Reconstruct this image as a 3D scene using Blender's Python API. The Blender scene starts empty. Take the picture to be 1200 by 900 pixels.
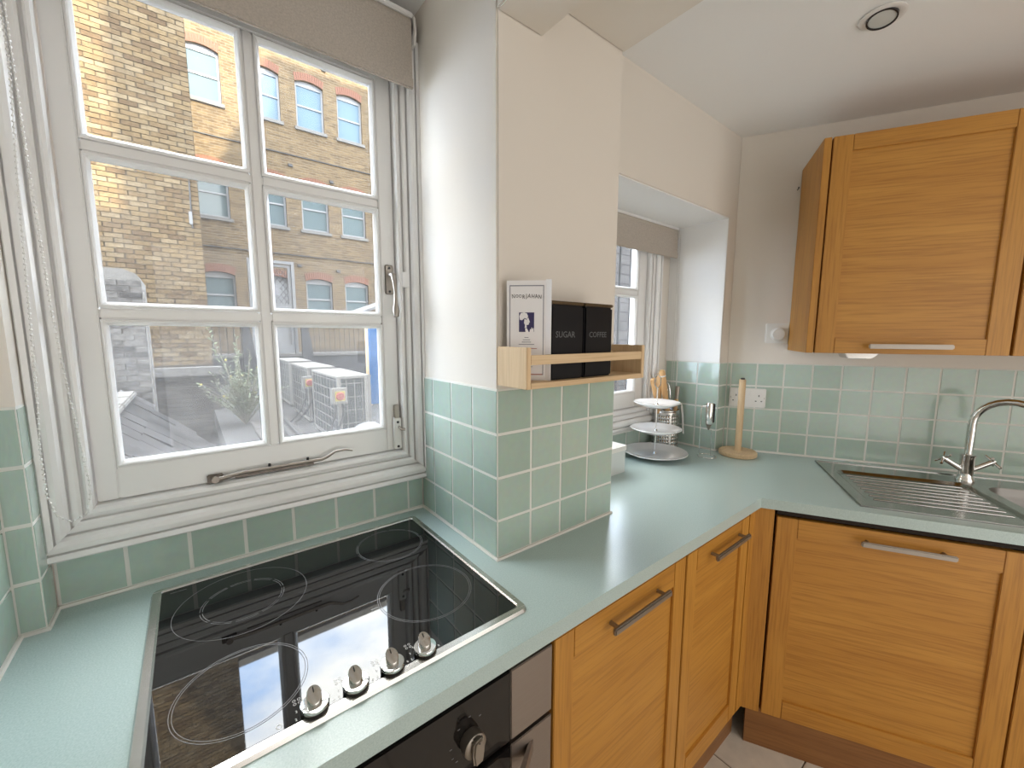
import bpy, bmesh, math, random
from mathutils import Vector, Matrix
from mathutils.geometry import tessellate_polygon
random.seed(7)
sc = bpy.context.scene
COL = sc.collection
# ------------------------------------------------------------------ camera
# World: x along the window wall, y out through the windows, z up, worktop top at z = 0.
cam_d = bpy.data.cameras.new('camera'); cam = bpy.data.objects.new('camera', cam_d); COL.objects.link(cam)
cam_d.sensor_width = 36; cam_d.lens = 36*475.6/1200; cam_d.clip_start = 0.02; cam_d.clip_end = 300
CAMP = Vector((-0.5312, -0.7247, 0.5279))
R_ = Vector((0.7843, -0.6204, 0.0025)); U_ = Vector((0.0725, 0.0955, 0.9928)); F_ = Vector((0.6162, 0.7784, -0.1199))
cam.matrix_world = Matrix(((R_.x, U_.x, -F_.x, CAMP.x), (R_.y, U_.y, -F_.y, CAMP.y), (R_.z, U_.z, -F_.z, CAMP.z), (0, 0, 0, 1)))
sc.camera = cam
# ------------------------------------------------------------------ sky, sun, added room fill, exposure
SKY = 16.0
w = bpy.data.worlds.new('sky'); sc.world = w; w.use_nodes = True
nt = w.node_tree; nt.nodes.clear()
def N(nt, t, **kw):
    n = nt.nodes.new(t)
    for k, v in kw.items():
        if k in n.inputs.keys(): n.inputs[k].default_value = v
        else: setattr(n, k, v)
    return n
tc = N(nt, 'ShaderNodeTexCoord'); mp = N(nt, 'ShaderNodeMapping'); mp.inputs['Scale'].default_value = (1, 1, 2.2)
ns = N(nt, 'ShaderNodeTexNoise', Scale=2.6, Detail=7.0, Roughness=0.55)
rp = N(nt, 'ShaderNodeValToRGB'); rp.color_ramp.elements[0].position = 0.36; rp.color_ramp.elements[1].position = 0.56
rp.color_ramp.elements[0].color = (0.30, 0.47, 0.78, 1); rp.color_ramp.elements[1].color = (1.0, 0.98, 0.95, 1)
bg = N(nt, 'ShaderNodeBackground', Strength=SKY); ow = N(nt, 'ShaderNodeOutputWorld')
nt.links.new(tc.outputs['Generated'], mp.inputs['Vector']); nt.links.new(mp.outputs['Vector'], ns.inputs['Vector'])
nt.links.new(ns.outputs['Fac'], rp.inputs['Fac']); nt.links.new(rp.outputs['Color'], bg.inputs['Color']); nt.links.new(bg.outputs[0], ow.inputs[0])
def light(name, kind, energy, color, loc, rot, size=None, size_y=None):
    d = bpy.data.lights.new(name, kind); d.energy = energy; d.color = color
    o = bpy.data.objects.new(name, d); COL.objects.link(o); o.location = loc; o.rotation_euler = rot
    if kind == 'AREA': d.shape = 'RECTANGLE'; d.size = size; d.size_y = size_y
    return o, d
sun, sd = light('sun', 'SUN', 17.0, (1.0, 0.86, 0.62), (0, -5, 20), (math.radians(63.4), 0, math.radians(12)))
sd.angle = math.radians(0.6)
# added fill light behind the camera, set in a made-up window
light('added_rear_fill', 'AREA', 26, (1.0, 0.97, 0.935), (0.5, -2.50, 0.18), (math.radians(90), 0, math.radians(0)), 2.4, 2.0)
for nm, lx, lz, sx, sz in (('window_1_portal', -.38, .7125, .66, 1.06), ('window_2_portal', .8315, .59, .66, .82)):
    o_, d_ = light(nm, 'AREA', 1, (1, 1, 1), (lx, .56, lz), (math.radians(-90), 0, 0), sx, sz); d_.cycles.is_portal = True
sc.view_settings.view_transform = 'Standard'; sc.view_settings.look = 'None'
sc.view_settings.exposure = 0.0; sc.view_settings.gamma = 1.0; sc.view_settings.use_curve_mapping = False
sc.cycles.use_denoising = True
sc.cycles.sample_clamp_indirect = 20.0

# ------------------------------------------------------------------ materials
MAT = {}
def new_mat(name):
    m = bpy.data.materials.new(name); m.use_nodes = True; MAT[name] = m
    return m, m.node_tree, m.node_tree.nodes['Principled BSDF']
def coords(nt, kind='Object', scale=(1, 1, 1), rnd=True):
    tc = N(nt, 'ShaderNodeTexCoord'); mp = N(nt, 'ShaderNodeMapping'); mp.inputs['Scale'].default_value = scale
    nt.links.new(tc.outputs[kind], mp.inputs['Vector'])
    if rnd:
        oi = N(nt, 'ShaderNodeObjectInfo'); ml = N(nt, 'ShaderNodeMath', operation='MULTIPLY'); ml.inputs[1].default_value = 37.0
        nt.links.new(oi.outputs['Random'], ml.inputs[0]); nt.links.new(ml.outputs[0], mp.inputs['Location'])
    return mp.outputs['Vector']
def bump(nt, b, src, strength, dist=0.002):
    bp = N(nt, 'ShaderNodeBump', Strength=strength, Distance=dist)
    nt.links.new(src, bp.inputs['Height']); nt.links.new(bp.outputs[0], b.inputs['Normal'])
def plain(name, col, rough=0.5, metal=0.0, coat=0.0, noise=0.0, nscale=60.0, bmp=0.0, bscale=None, bdist=0.002, spec=0.5):
    m, nt, b = new_mat(name)
    b.inputs['Base Color'].default_value = (*col, 1); b.inputs['Roughness'].default_value = rough; b.inputs['Metallic'].default_value = metal
    b.inputs['Specular IOR Level'].default_value = spec
    if coat: b.inputs['Coat Weight'].default_value = coat; b.inputs['Coat Roughness'].default_value = 0.05
    v = coords(nt)
    if noise:
        n = N(nt, 'ShaderNodeTexNoise', Scale=nscale, Detail=4.0)
        r = N(nt, 'ShaderNodeValToRGB'); e = r.color_ramp.elements
        e[0].position = 0.3; e[1].position = 0.7
        e[0].color = (*[c*(1-noise) for c in col], 1); e[1].color = (*[min(1, c*(1+noise)) for c in col], 1)
        nt.links.new(v, n.inputs['Vector']); nt.links.new(n.outputs['Fac'], r.inputs['Fac']); nt.links.new(r.outputs['Color'], b.inputs['Base Color'])
    if bmp:
        n2 = N(nt, 'ShaderNodeTexNoise', Scale=bscale or nscale, Detail=3.0); nt.links.new(v, n2.inputs['Vector']); bump(nt, b, n2.outputs['Fac'], bmp, bdist)
    return m
def wood(name, axis, c1, c2, rough=0.42, fine=1.0):
    m, nt, b = new_mat(name)
    i = 'xyz'.index(axis)
    def sc3(al, ac): s = [ac]*3; s[i] = al; return tuple(s)
    v = coords(nt, scale=sc3(1.0, 11.0)); n = N(nt, 'ShaderNodeTexNoise', Scale=1.6, Detail=6.0, Roughness=0.6, Distortion=0.35); nt.links.new(v, n.inputs['Vector'])
    v2 = coords(nt, scale=sc3(7.0, 190.0)); n2 = N(nt, 'ShaderNodeTexNoise', Scale=1.0, Detail=3.0); nt.links.new(v2, n2.inputs['Vector'])
    r = N(nt, 'ShaderNodeValToRGB'); e = r.color_ramp.elements; e[0].position = 0.30; e[1].position = 0.72
    e[0].color = (*c2, 1); e[1].color = (*c1, 1)
    r2 = N(nt, 'ShaderNodeValToRGB'); e = r2.color_ramp.elements; e[0].position = 0.32; e[1].position = 0.55
    e[0].color = (0.72, 0.66, 0.6, 1); e[1].color = (1, 1, 1, 1)
    mx = N(nt, 'ShaderNodeMix', data_type='RGBA', blend_type='MULTIPLY'); mx.inputs[0].default_value = 0.75*fine
    nt.links.new(n.outputs['Fac'], r.inputs['Fac']); nt.links.new(n2.outputs['Fac'], r2.inputs['Fac'])
    nt.links.new(r.outputs['Color'], mx.inputs[6]); nt.links.new(r2.outputs['Color'], mx.inputs[7]); nt.links.new(mx.outputs[2], b.inputs['Base Color'])
    b.inputs['Roughness'].default_value = rough; bump(nt, b, n2.outputs['Fac'], 0.12, 0.0006)
    return m
OAK1, OAK2 = (0.56, 0.272, 0.046), (0.46, 0.205, 0.030)
for ax in 'xyz': wood('oak_'+ax, ax, OAK1, OAK2)
for ax in 'xyz': wood('pine_'+ax, ax, (0.78, 0.60, 0.38), (0.66, 0.47, 0.27), rough=0.55, fine=0.6)
wood('beech_z', 'z', (0.72, 0.46, 0.22), (0.60, 0.35, 0.15), fine=0.7)
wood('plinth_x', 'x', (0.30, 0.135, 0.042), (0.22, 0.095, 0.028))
plain('wall_paint', (0.785, 0.735, 0.665), 0.75, bmp=0.10, bscale=140, bdist=0.001, spec=0.25)
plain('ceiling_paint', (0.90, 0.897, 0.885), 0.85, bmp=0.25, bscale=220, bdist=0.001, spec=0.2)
plain('gloss_white', (0.82, 0.815, 0.80), 0.28, coat=0.25)
plain('grout', (0.76, 0.76, 0.71), 0.8)
plain('sealant', (0.80, 0.78, 0.73), 0.45)
def tile_material():
    m, nt, b = new_mat('tile_glaze')
    oi = N(nt, 'ShaderNodeObjectInfo'); r = N(nt, 'ShaderNodeValToRGB'); e = r.color_ramp.elements
    e[0].color = (0.425, 0.548, 0.475, 1); e[1].color = (0.495, 0.618, 0.545, 1)
    nt.links.new(oi.outputs['Random'], r.inputs['Fac'])
    v = coords(nt); n = N(nt, 'ShaderNodeTexNoise', Scale=55.0, Detail=3.0); nt.links.new(v, n.inputs['Vector'])
    mx = N(nt, 'ShaderNodeMix', data_type='RGBA', blend_type='MULTIPLY'); mx.inputs[0].default_value = 0.16
    nt.links.new(r.outputs['Color'], mx.inputs[6]); nt.links.new(n.outputs['Color'], mx.inputs[7]); nt.links.new(mx.outputs[2], b.inputs['Base Color'])
    b.inputs['Roughness'].default_value = 0.14; b.inputs['Coat Weight'].default_value = 0.3; b.inputs['Coat Roughness'].default_value = 0.03
    n2 = N(nt, 'ShaderNodeTexNoise', Scale=17.0, Detail=1.5, Distortion=0.6); nt.links.new(v, n2.inputs['Vector']); bump(nt, b, n2.outputs['Fac'], 0.30, 0.0025)
    return m
tile_material()
def worktop_material():
    m, nt, b = new_mat('worktop_laminate')
    v = coords(nt, rnd=False); n = N(nt, 'ShaderNodeTexNoise', Scale=420.0, Detail=2.0); nt.links.new(v, n.inputs['Vector'])
    r = N(nt, 'ShaderNodeValToRGB'); e = r.color_ramp.elements; e[0].position = 0.32; e[1].position = 0.68
    e[0].color = (0.412, 0.530, 0.515, 1); e[1].color = (0.512, 0.622, 0.603, 1)
    nt.links.new(n.outputs['Fac'], r.inputs['Fac']); nt.links.new(r.outputs['Color'], b.inputs['Base Color'])
    n2 = N(nt, 'ShaderNodeTexNoise', Scale=5.0, Detail=3.0); nt.links.new(v, n2.inputs['Vector'])
    mr = N(nt, 'ShaderNodeMapRange'); mr.inputs[3].default_value = 0.16; mr.inputs[4].default_value = 0.24
    nt.links.new(n2.outputs['Fac'], mr.inputs[0]); nt.links.new(mr.outputs[0], b.inputs['Roughness'])
worktop_material()
plain('hob_glass', (0.004, 0.004, 0.005), 0.02, spec=0.5)
MAT['hob_glass'].node_tree.nodes['Principled BSDF'].inputs['IOR'].default_value = 1.62
plain('ring_print', (0.15, 0.15, 0.155), 0.35)
plain('white_print', (0.80, 0.80, 0.78), 0.5)
plain('oven_black', (0.008, 0.007, 0.007), 0.07)
def brushed(name, col, rough, axis=0):
    m, nt, b = new_mat(name); b.inputs['Metallic'].default_value = 1.0
    s = [260, 260, 260]; s[axis] = 5
    v = coords(nt, scale=tuple(s)); n = N(nt, 'ShaderNodeTexNoise', Scale=1.0, Detail=2.0); nt.links.new(v, n.inputs['Vector'])
    mr = N(nt, 'ShaderNodeMapRange'); mr.inputs[3].default_value = rough*0.75; mr.inputs[4].default_value = rough*1.3
    nt.links.new(n.outputs['Fac'], mr.inputs[0]); nt.links.new(mr.outputs[0], b.inputs['Roughness'])
    b.inputs['Base Color'].default_value = (*col, 1); bump(nt, b, n.outputs['Fac'], 0.05, 0.0004)
brushed('steel', (0.60, 0.59, 0.57), 0.24)
brushed('sink_steel', (0.40, 0.40, 0.385), 0.17)
brushed('dimmed_bowl_steel', (0.26, 0.25, 0.235), 0.42)  # sink steel darkened in colour for the dim room it reflects
brushed('oven_steel', (0.36, 0.315, 0.285), 0.42)
plain('chrome', (0.78, 0.78, 0.77), 0.07, metal=1.0)
plain('nickel', (0.37, 0.335, 0.295), 0.45, metal=1.0)
plain('dark_metal', (0.05, 0.05, 0.055), 0.35, metal=0.6)
plain('old_brass', (0.17, 0.15, 0.13), 0.4, metal=0.9, noise=0.3, nscale=90)
plain('shadow_gap', (0.02, 0.013, 0.009), 0.9)  # near-black colour paints shade in cabinet gaps; also covers the oven body
plain('blind_fabric', (0.46, 0.41, 0.355), 0.9, noise=0.10, nscale=260, bmp=0.35, bscale=420, bdist=0.0006)
plain('bead_plastic', (0.78, 0.77, 0.74), 0.25)
plain('white_plastic', (0.80, 0.785, 0.75), 0.3)
plain('slot_dark', (0.03, 0.03, 0.03), 0.6)
plain('porcelain', (0.92, 0.925, 0.93), 0.07, coat=0.6)
plain('black_tin', (0.006, 0.006, 0.008), 0.4, spec=0.25)
plain('tin_lid', (0.10, 0.065, 0.03), 0.4, metal=0.4)
plain('tin_letter', (0.13, 0.135, 0.14), 0.5)
plain('paper', (0.86, 0.84, 0.84), 0.7)
plain('ink_navy', (0.045, 0.036, 0.115), 0.7)
plain('ink_black', (0.014, 0.013, 0.016), 0.7)
plain('ink_grey', (0.25, 0.25, 0.29), 0.7)
plain('ink_red', (0.42, 0.16, 0.13), 0.7)
plain('lens_grey', (0.62, 0.64, 0.62), 0.12)
plain('rubber', (0.03, 0.03, 0.03), 0.7)
plain('floor_tile', (0.70, 0.64, 0.55), 0.35, noise=0.06, nscale=25)
plain('floor_grout', (0.16, 0.12, 0.09), 0.9)
plain('clear_plastic', (0.70, 0.74, 0.73), 0.12)
# outdoors
def brick_ramp(nt, src):
    r = N(nt, 'ShaderNodeValToRGB'); cr = r.color_ramp
    cols = [(0.0, (0.0835, 0.0563, 0.0325)), (0.25, (0.1160, 0.0814, 0.0444)), (0.5, (0.1421, 0.1031, 0.0563)), (0.75, (0.1269, 0.0966, 0.0597)), (1.0, (0.1715, 0.1323, 0.0814))]
    while len(cr.elements) < len(cols): cr.elements.new(0.5)
    for e, (p_, c) in zip(cr.elements, cols): e.position = p_; e.color = (*c, 1)
    nt.links.new(src, r.inputs['Fac']); return r.outputs['Color']
def brick_piece(name, per_island):
    m, nt, b = new_mat(name)
    if per_island: src = N(nt, 'ShaderNodeNewGeometry').outputs['Random Per Island']
    else: src = N(nt, 'ShaderNodeObjectInfo').outputs['Random']
    c = brick_ramp(nt, src)
    v = coords(nt); n = N(nt, 'ShaderNodeTexNoise', Scale=22.0, Detail=5.0); nt.links.new(v, n.inputs['Vector'])
    r = N(nt, 'ShaderNodeValToRGB'); e = r.color_ramp.elements; e[0].position = .3; e[1].position = .65; e[0].color = (.72, .70, .68, 1); e[1].color = (1.1, 1.08, 1.05, 1)
    nt.links.new(n.outputs['Fac'], r.inputs['Fac'])
    mx = N(nt, 'ShaderNodeMix', data_type='RGBA', blend_type='MULTIPLY'); mx.inputs[0].default_value = 0.8
    nt.links.new(c, mx.inputs[6]); nt.links.new(r.outputs['Color'], mx.inputs[7]); nt.links.new(mx.outputs[2], b.inputs['Base Color'])
    b.inputs['Roughness'].default_value = 0.9; b.inputs['Specular IOR Level'].default_value = 0.15; bump(nt, b, n.outputs['Fac'], 0.7, 0.012)
brick_piece('stock_brick', False); brick_piece('stock_brick_mass', True)
def grey_piece(name, c1, c2):
    m, nt, b = new_mat(name)
    r = N(nt, 'ShaderNodeValToRGB'); e = r.color_ramp.elements; e[0].color = (*c1, 1); e[1].color = (*c2, 1)
    nt.links.new(N(nt, 'ShaderNodeObjectInfo').outputs['Random'], r.inputs['Fac'])
    v = coords(nt); n = N(nt, 'ShaderNodeTexNoise', Scale=18.0, Detail=6.0); nt.links.new(v, n.inputs['Vector'])
    r2 = N(nt, 'ShaderNodeValToRGB'); e = r2.color_ramp.elements; e[0].position = .3; e[1].position = .68; e[0].color = (.55, .54, .53, 1); e[1].color = (1.2, 1.2, 1.2, 1)
    nt.links.new(n.outputs['Fac'], r2.inputs['Fac'])
    mx = N(nt, 'ShaderNodeMix', data_type='RGBA', blend_type='MULTIPLY'); mx.inputs[0].default_value = 0.9
    nt.links.new(r.outputs['Color'], mx.inputs[6]); nt.links.new(r2.outputs['Color'], mx.inputs[7]); nt.links.new(mx.outputs[2], b.inputs['Base Color'])
    b.inputs['Roughness'].default_value = 0.9; b.inputs['Specular IOR Level'].default_value = 0.15; bump(nt, b, n.outputs['Fac'], 0.6, 0.01)
grey_piece('grey_brick_piece', (0.045, 0.042, 0.040), (0.125, 0.118, 0.110))
grey_piece('sooty_brick_piece', (0.035, 0.031, 0.028), (0.085, 0.076, 0.066))
grey_piece('slate_piece', (0.018, 0.017, 0.017), (0.048, 0.045, 0.045))
def brick_wall(name, c1, c2, mortar, scale=1.0):
    m, nt, b = new_mat(name)
    tc = N(nt, 'ShaderNodeTexCoord'); mp = N(nt, 'ShaderNodeMapping'); mp.inputs['Rotation'].default_value = (math.radians(90), 0, 0)
    nt.links.new(tc.outputs['Object'], mp.inputs['Vector'])
    br = N(nt, 'ShaderNodeTexBrick', Scale=1.0); br.inputs['Color1'].default_value = (*c1, 1); br.inputs['Color2'].default_value = (*c2, 1); br.inputs['Mortar'].default_value = (*mortar, 1)
    br.inputs['Brick Width'].default_value = 0.225*scale; br.inputs['Row Height'].default_value = 0.075*scale; br.inputs['Mortar Size'].default_value = 0.008; br.inputs['Bias'].default_value = -0.1
    n = N(nt, 'ShaderNodeTexNoise', Scale=9.0, Detail=6.0); nt.links.new(tc.outputs['Object'], n.inputs['Vector'])
    r = N(nt, 'ShaderNodeValToRGB'); e = r.color_ramp.elements; e[0].position = .3; e[1].position = .7; e[0].color = (.70, .70, .70, 1); e[1].color = (1.12, 1.1, 1.08, 1)
    mx = N(nt, 'ShaderNodeMix', data_type='RGBA', blend_type='MULTIPLY'); mx.inputs[0].default_value = 0.8
    nt.links.new(mp.outputs['Vector'], br.inputs['Vector']); nt.links.new(n.outputs['Fac'], r.inputs['Fac'])
    nt.links.new(br.outputs['Color'], mx.inputs[6]); nt.links.new(r.outputs['Color'], mx.inputs[7]); nt.links.new(mx.outputs[2], b.inputs['Base Color'])
    inv = N(nt, 'ShaderNodeMath', operation='SUBTRACT'); inv.inputs[0].default_value = 1.0; nt.links.new(br.outputs['Fac'], inv.inputs[1])
    b.inputs['Roughness'].default_value = 0.9; b.inputs['Specular IOR Level'].default_value = 0.15; bump(nt, b, inv.outputs[0], 0.6, 0.01)
brick_wall('facade_brick', (0.128, 0.090, 0.048), (0.075, 0.050, 0.027), (0.150, 0.122, 0.086))
brick_wall('sooty_brick', (0.0922, 0.0814, 0.0705), (0.0597, 0.0542, 0.0488), (0.1193, 0.1085, 0.0977))
brick_wall('grey_brick', (0.1085, 0.1031, 0.0977), (0.1465, 0.1356, 0.1248), (0.1682, 0.1628, 0.1519))
brick_wall('pale_brick', (0.105, 0.102, 0.104), (0.090, 0.088, 0.090), (0.050, 0.048, 0.050), 2.0)
plain('mortar', (0.070, 0.054, 0.036), 0.95, noise=0.15, nscale=30)
plain('red_brick', (0.1302, 0.0538, 0.0321), 0.9, noise=0.2, nscale=40)
plain('stone', (0.1106, 0.1041, 0.0943), 0.9, noise=0.18, nscale=20, bmp=0.4, bscale=30, bdist=0.01)
plain('slate', (0.0267, 0.0248, 0.0248), 0.85, noise=0.30, nscale=16, bmp=0.5, bscale=30, bdist=0.008)
plain('roof_felt', (0.0303, 0.0290, 0.0275), 0.95, noise=0.25, nscale=8)
plain('paving', (0.0458, 0.0410, 0.0376), 0.9, noise=0.2, nscale=12)
plain('sash_white', (0.175, 0.175, 0.175), 0.4)
plain('far_pane', (0.075, 0.100, 0.104), 0.04, spec=0.25)
plain('sky_reflection_pane', (0.1031, 0.1465, 0.1790), 0.08, spec=0.35)  # pale blue colour paints the sky's reflection onto the upper panes
plain('iron', (0.0271, 0.0271, 0.0271), 0.6)
plain('render_dark', (0.0325, 0.0325, 0.0347), 0.9, noise=0.4, nscale=25)
plain('ac_cream', (0.1584, 0.1530, 0.1411), 0.5)
plain('ac_coil', (0.0110, 0.0165, 0.0170), 0.6)
plain('switch_red', (0.2279, 0.0542, 0.0434), 0.4)
plain('switch_yellow', (0.2984, 0.2441, 0.0542), 0.5)
plain('hoarding_blue', (0.0401, 0.1193, 0.2712), 0.6, noise=0.12, nscale=12)
plain('foliage', (0.1193, 0.1465, 0.0814), 0.8, noise=0.35, nscale=30)
plain('stem', (0.1356, 0.1248, 0.0868), 0.9)
plain('polythene', (0.1346, 0.1377, 0.1431), 0.3)
plain('flower_yellow', (0.2712, 0.2279, 0.0434), 0.7)
def pane_material(name, dirt):
    m = bpy.data.materials.new(name); m.use_nodes = True; MAT[name] = m; nt = m.node_tree; nt.nodes.clear()
    out = N(nt, 'ShaderNodeOutputMaterial'); tr = N(nt, 'ShaderNodeBsdfTransparent'); tr.inputs[0].default_value = (0.97, 0.985, 0.98, 1)
    gl = N(nt, 'ShaderNodeBsdfGlossy'); gl.inputs['Roughness'].default_value = 0.0
    lw = N(nt, 'ShaderNodeLayerWeight', Blend=0.5); pw_ = N(nt, 'ShaderNodeMath', operation='POWER'); pw_.inputs[1].default_value = 5.0
    fr = N(nt, 'ShaderNodeMath', operation='MULTIPLY_ADD'); fr.inputs[1].default_value = 0.9; fr.inputs[2].default_value = 0.02
    nt.links.new(lw.outputs['Facing'], pw_.inputs[0]); nt.links.new(pw_.outputs[0], fr.inputs[0])
    mx = N(nt, 'ShaderNodeMixShader')
    nt.links.new(fr.outputs[0], mx.inputs[0]); nt.links.new(tr.outputs[0], mx.inputs[1]); nt.links.new(gl.outputs[0], mx.inputs[2])
    df = N(nt, 'ShaderNodeBsdfTranslucent'); df.inputs[0].default_value = (0.86, 0.87, 0.88, 1)
    df2 = N(nt, 'ShaderNodeBsdfDiffuse'); df2.inputs[0].default_value = (0.80, 0.80, 0.80, 1)
    ad = N(nt, 'ShaderNodeMixShader'); ad.inputs[0].default_value = 0.4; nt.links.new(df.outputs[0], ad.inputs[1]); nt.links.new(df2.outputs[0], ad.inputs[2])
    v = coords(nt); n = N(nt, 'ShaderNodeTexNoise', Scale=9.0, Detail=8.0, Roughness=0.7); nt.links.new(v, n.inputs['Vector'])
    mr = N(nt, 'ShaderNodeMapRange'); mr.inputs[1].default_value = 0.3; mr.inputs[2].default_value = 0.75; mr.inputs[3].default_value = dirt*0.45; mr.inputs[4].default_value = dirt*1.35
    nt.links.new(n.outputs['Fac'], mr.inputs[0])
    m2 = N(nt, 'ShaderNodeMixShader'); nt.links.new(mr.outputs[0], m2.inputs[0]); nt.links.new(mx.outputs[0], m2.inputs[1]); nt.links.new(ad.outputs[0], m2.inputs[2])
    nt.links.new(m2.outputs[0], out.inputs[0])
pane_material('pane_clean', 0.012); pane_material('pane_dusty', 0.03); pane_material('pane_dirty', 0.06)

# ------------------------------------------------------------------ mesh helpers
class MB:
    def __init__(s): s.v = []; s.f = []
    def add(s, vs, fs):
        o = len(s.v); s.v += [tuple(p) for p in vs]; s.f += [tuple(i+o for i in f) for f in fs]; return s
    def box(s, x0, x1, y0, y1, z0, z1):
        return s.add([(x0, y0, z0), (x1, y0, z0), (x1, y1, z0), (x0, y1, z0), (x0, y0, z1), (x1, y0, z1), (x1, y1, z1), (x0, y1, z1)],
                     [(3, 2, 1, 0), (4, 5, 6, 7), (0, 1, 5, 4), (1, 2, 6, 5), (2, 3, 7, 6), (3, 0, 4, 7)])
    def prism(s, poly, a0, a1, axis='z', holes=()):
        loops = [list(poly)] + [list(h) for h in holes]
        def P(q, a): return (q[0], q[1], a) if axis == 'z' else ((q[0], a, q[1]) if axis == 'y' else (a, q[0], q[1]))
        flat = [q for l in loops for q in l]; n = len(flat)
        tris = tessellate_polygon([[Vector((q[0], q[1], 0)) for q in l] for l in loops])
        fs = []
        for t in tris: fs.append(tuple(t)); fs.append(tuple(i+n for i in reversed(t)))
        k = 0
        for l in loops:
            m = len(l)
            for i in range(m): j = (i+1) % m; fs.append((k+i, k+j, k+j+n, k+i+n))
            k += m
        return s.add([P(q, a0) for q in flat] + [P(q, a1) for q in flat], fs)
    def lathe(s, prof, segs=24, c=(0, 0, 0), cap=True):
        vs = []; fs = []
        for r, z in prof:
            for i in range(segs): a = 2*math.pi*i/segs; vs.append((c[0]+r*math.cos(a), c[1]+r*math.sin(a), c[2]+z))
        for k in range(len(prof)-1):
            for i in range(segs): j = (i+1) % segs; fs.append((k*segs+i, k*segs+j, (k+1)*segs+j, (k+1)*segs+i))
        if cap:
            fs.append(tuple(reversed(range(segs)))); fs.append(tuple((len(prof)-1)*segs+i for i in range(segs)))
        return s.add(vs, fs)
    def tube(s, pts, r, segs=8, caps=True):
        pts = [Vector(p) for p in pts]; rs = r if isinstance(r, (list, tuple)) else [r]*len(pts)
        vs = []; fs = []; n = len(pts); up = None
        for i, p in enumerate(pts):
            d = (pts[min(i+1, n-1)]-pts[max(i-1, 0)]).normalized()
            if up is None: up = Vector((0, 0, 1)) if abs(d.z) < 0.9 else Vector((1, 0, 0))
            a = d.cross(up).normalized(); b = a.cross(d).normalized(); up = b
            for k in range(segs):
                t = 2*math.pi*k/segs; vs.append(p + a*rs[i]*math.cos(t) + b*rs[i]*math.sin(t))
        for i in range(n-1):
            for k in range(segs): j = (k+1) % segs; fs.append((i*segs+k, i*segs+j, (i+1)*segs+j, (i+1)*segs+k))
        if caps: fs.append(tuple(reversed(range(segs)))); fs.append(tuple((n-1)*segs+k for k in range(segs)))
        return s.add(vs, fs)
    def ring(s, c, r0, r1, z0, z1, segs=64, a0=0, a1=2*math.pi):
        n = segs; vs = []; full = abs(a1-a0-2*math.pi) < 1e-6
        m = n if full else n+1
        for i in range(m):
            a = a0+(a1-a0)*i/n; ca, sa = math.cos(a), math.sin(a)
            vs += [(c[0]+r0*ca, c[1]+r0*sa, z0), (c[0]+r1*ca, c[1]+r1*sa, z0), (c[0]+r1*ca, c[1]+r1*sa, z1), (c[0]+r0*ca, c[1]+r0*sa, z1)]
        fs = []
        for i in range(n):
            j = (i+1) % m
            for k in range(4): l = (k+1) % 4; fs.append((i*4+k, j*4+k, j*4+l, i*4+l))
        return s.add(vs, fs)
    def sphere(s, c, r, seg=8, rings=5, sc_=(1, 1, 1)):
        prof = [(max(1e-5, r*math.sin(math.pi*i/rings)), -r*math.cos(math.pi*i/rings)) for i in range(rings+1)]
        o = len(s.v); s.lathe(prof, seg, (0, 0, 0), cap=False)
        for i in range(o, len(s.v)): p = s.v[i]; s.v[i] = (c[0]+p[0]*sc_[0], c[1]+p[1]*sc_[1], c[2]+p[2]*sc_[2])
        return s
    def xf(s, M, start=0):
        for i in range(start, len(s.v)): s.v[i] = tuple(M @ Vector(s.v[i]))
        return s
    def mesh(s, name, mat, bevel=0, smooth=False, segs=2):
        me = bpy.data.meshes.new(name); me.from_pydata(s.v, [], s.f); me.validate()
        bm = bmesh.new(); bm.from_mesh(me); bmesh.ops.recalc_face_normals(bm, faces=bm.faces)
        if bevel:
            es = [e for e in bm.edges if len(e.link_faces) == 2 and e.calc_face_angle(0) > 0.6]
            bmesh.ops.bevel(bm, geom=es, offset=bevel, segments=segs, affect='EDGES', clamp_overlap=True)
        if smooth:
            for f in bm.faces: f.smooth = True
            for e in bm.edges:
                if len(e.link_faces) == 2 and e.calc_face_angle(0) > 0.7: e.smooth = False
        bm.to_mesh(me); bm.free(); me.materials.append(MAT[mat]); return me
    def build(s, name, mat, parent=None, bevel=0, smooth=False, segs=2):
        return link(name, s.mesh(name, mat, bevel, smooth, segs), parent)
def link(name, me, parent=None, mw=None):
    o = bpy.data.objects.new(name, me); COL.objects.link(o)
    if parent is not None: o.parent = parent
    if mw is not None: o.matrix_basis = mw
    return o
def empty(name, loc=(0, 0, 0), rz=0):
    o = bpy.data.objects.new(name, None); COL.objects.link(o); o.location = loc; o.rotation_euler = (0, 0, rz); o.empty_display_size = 0.05
    return o
def tag(o, label, cat, group=None):
    o['label'] = label; o['category'] = cat
    if group: o['group'] = group
    return o
def struct(o): o['kind'] = 'structure'; return o
def thing(name, label, cat, loc=(0, 0, 0), rz=0, group=None): return tag(empty(name, loc, rz), label, cat, group)
def rect(x0, x1, y0, y1): return [(x0, y0), (x1, y0), (x1, y1), (x0, y1)]
def copy_tree(o, parent=None):
    c = o.copy(); COL.objects.link(c); c.parent = parent
    for ch in [k for k in bpy.data.objects if k.parent == o]: copy_tree(ch, c)
    return c
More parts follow.
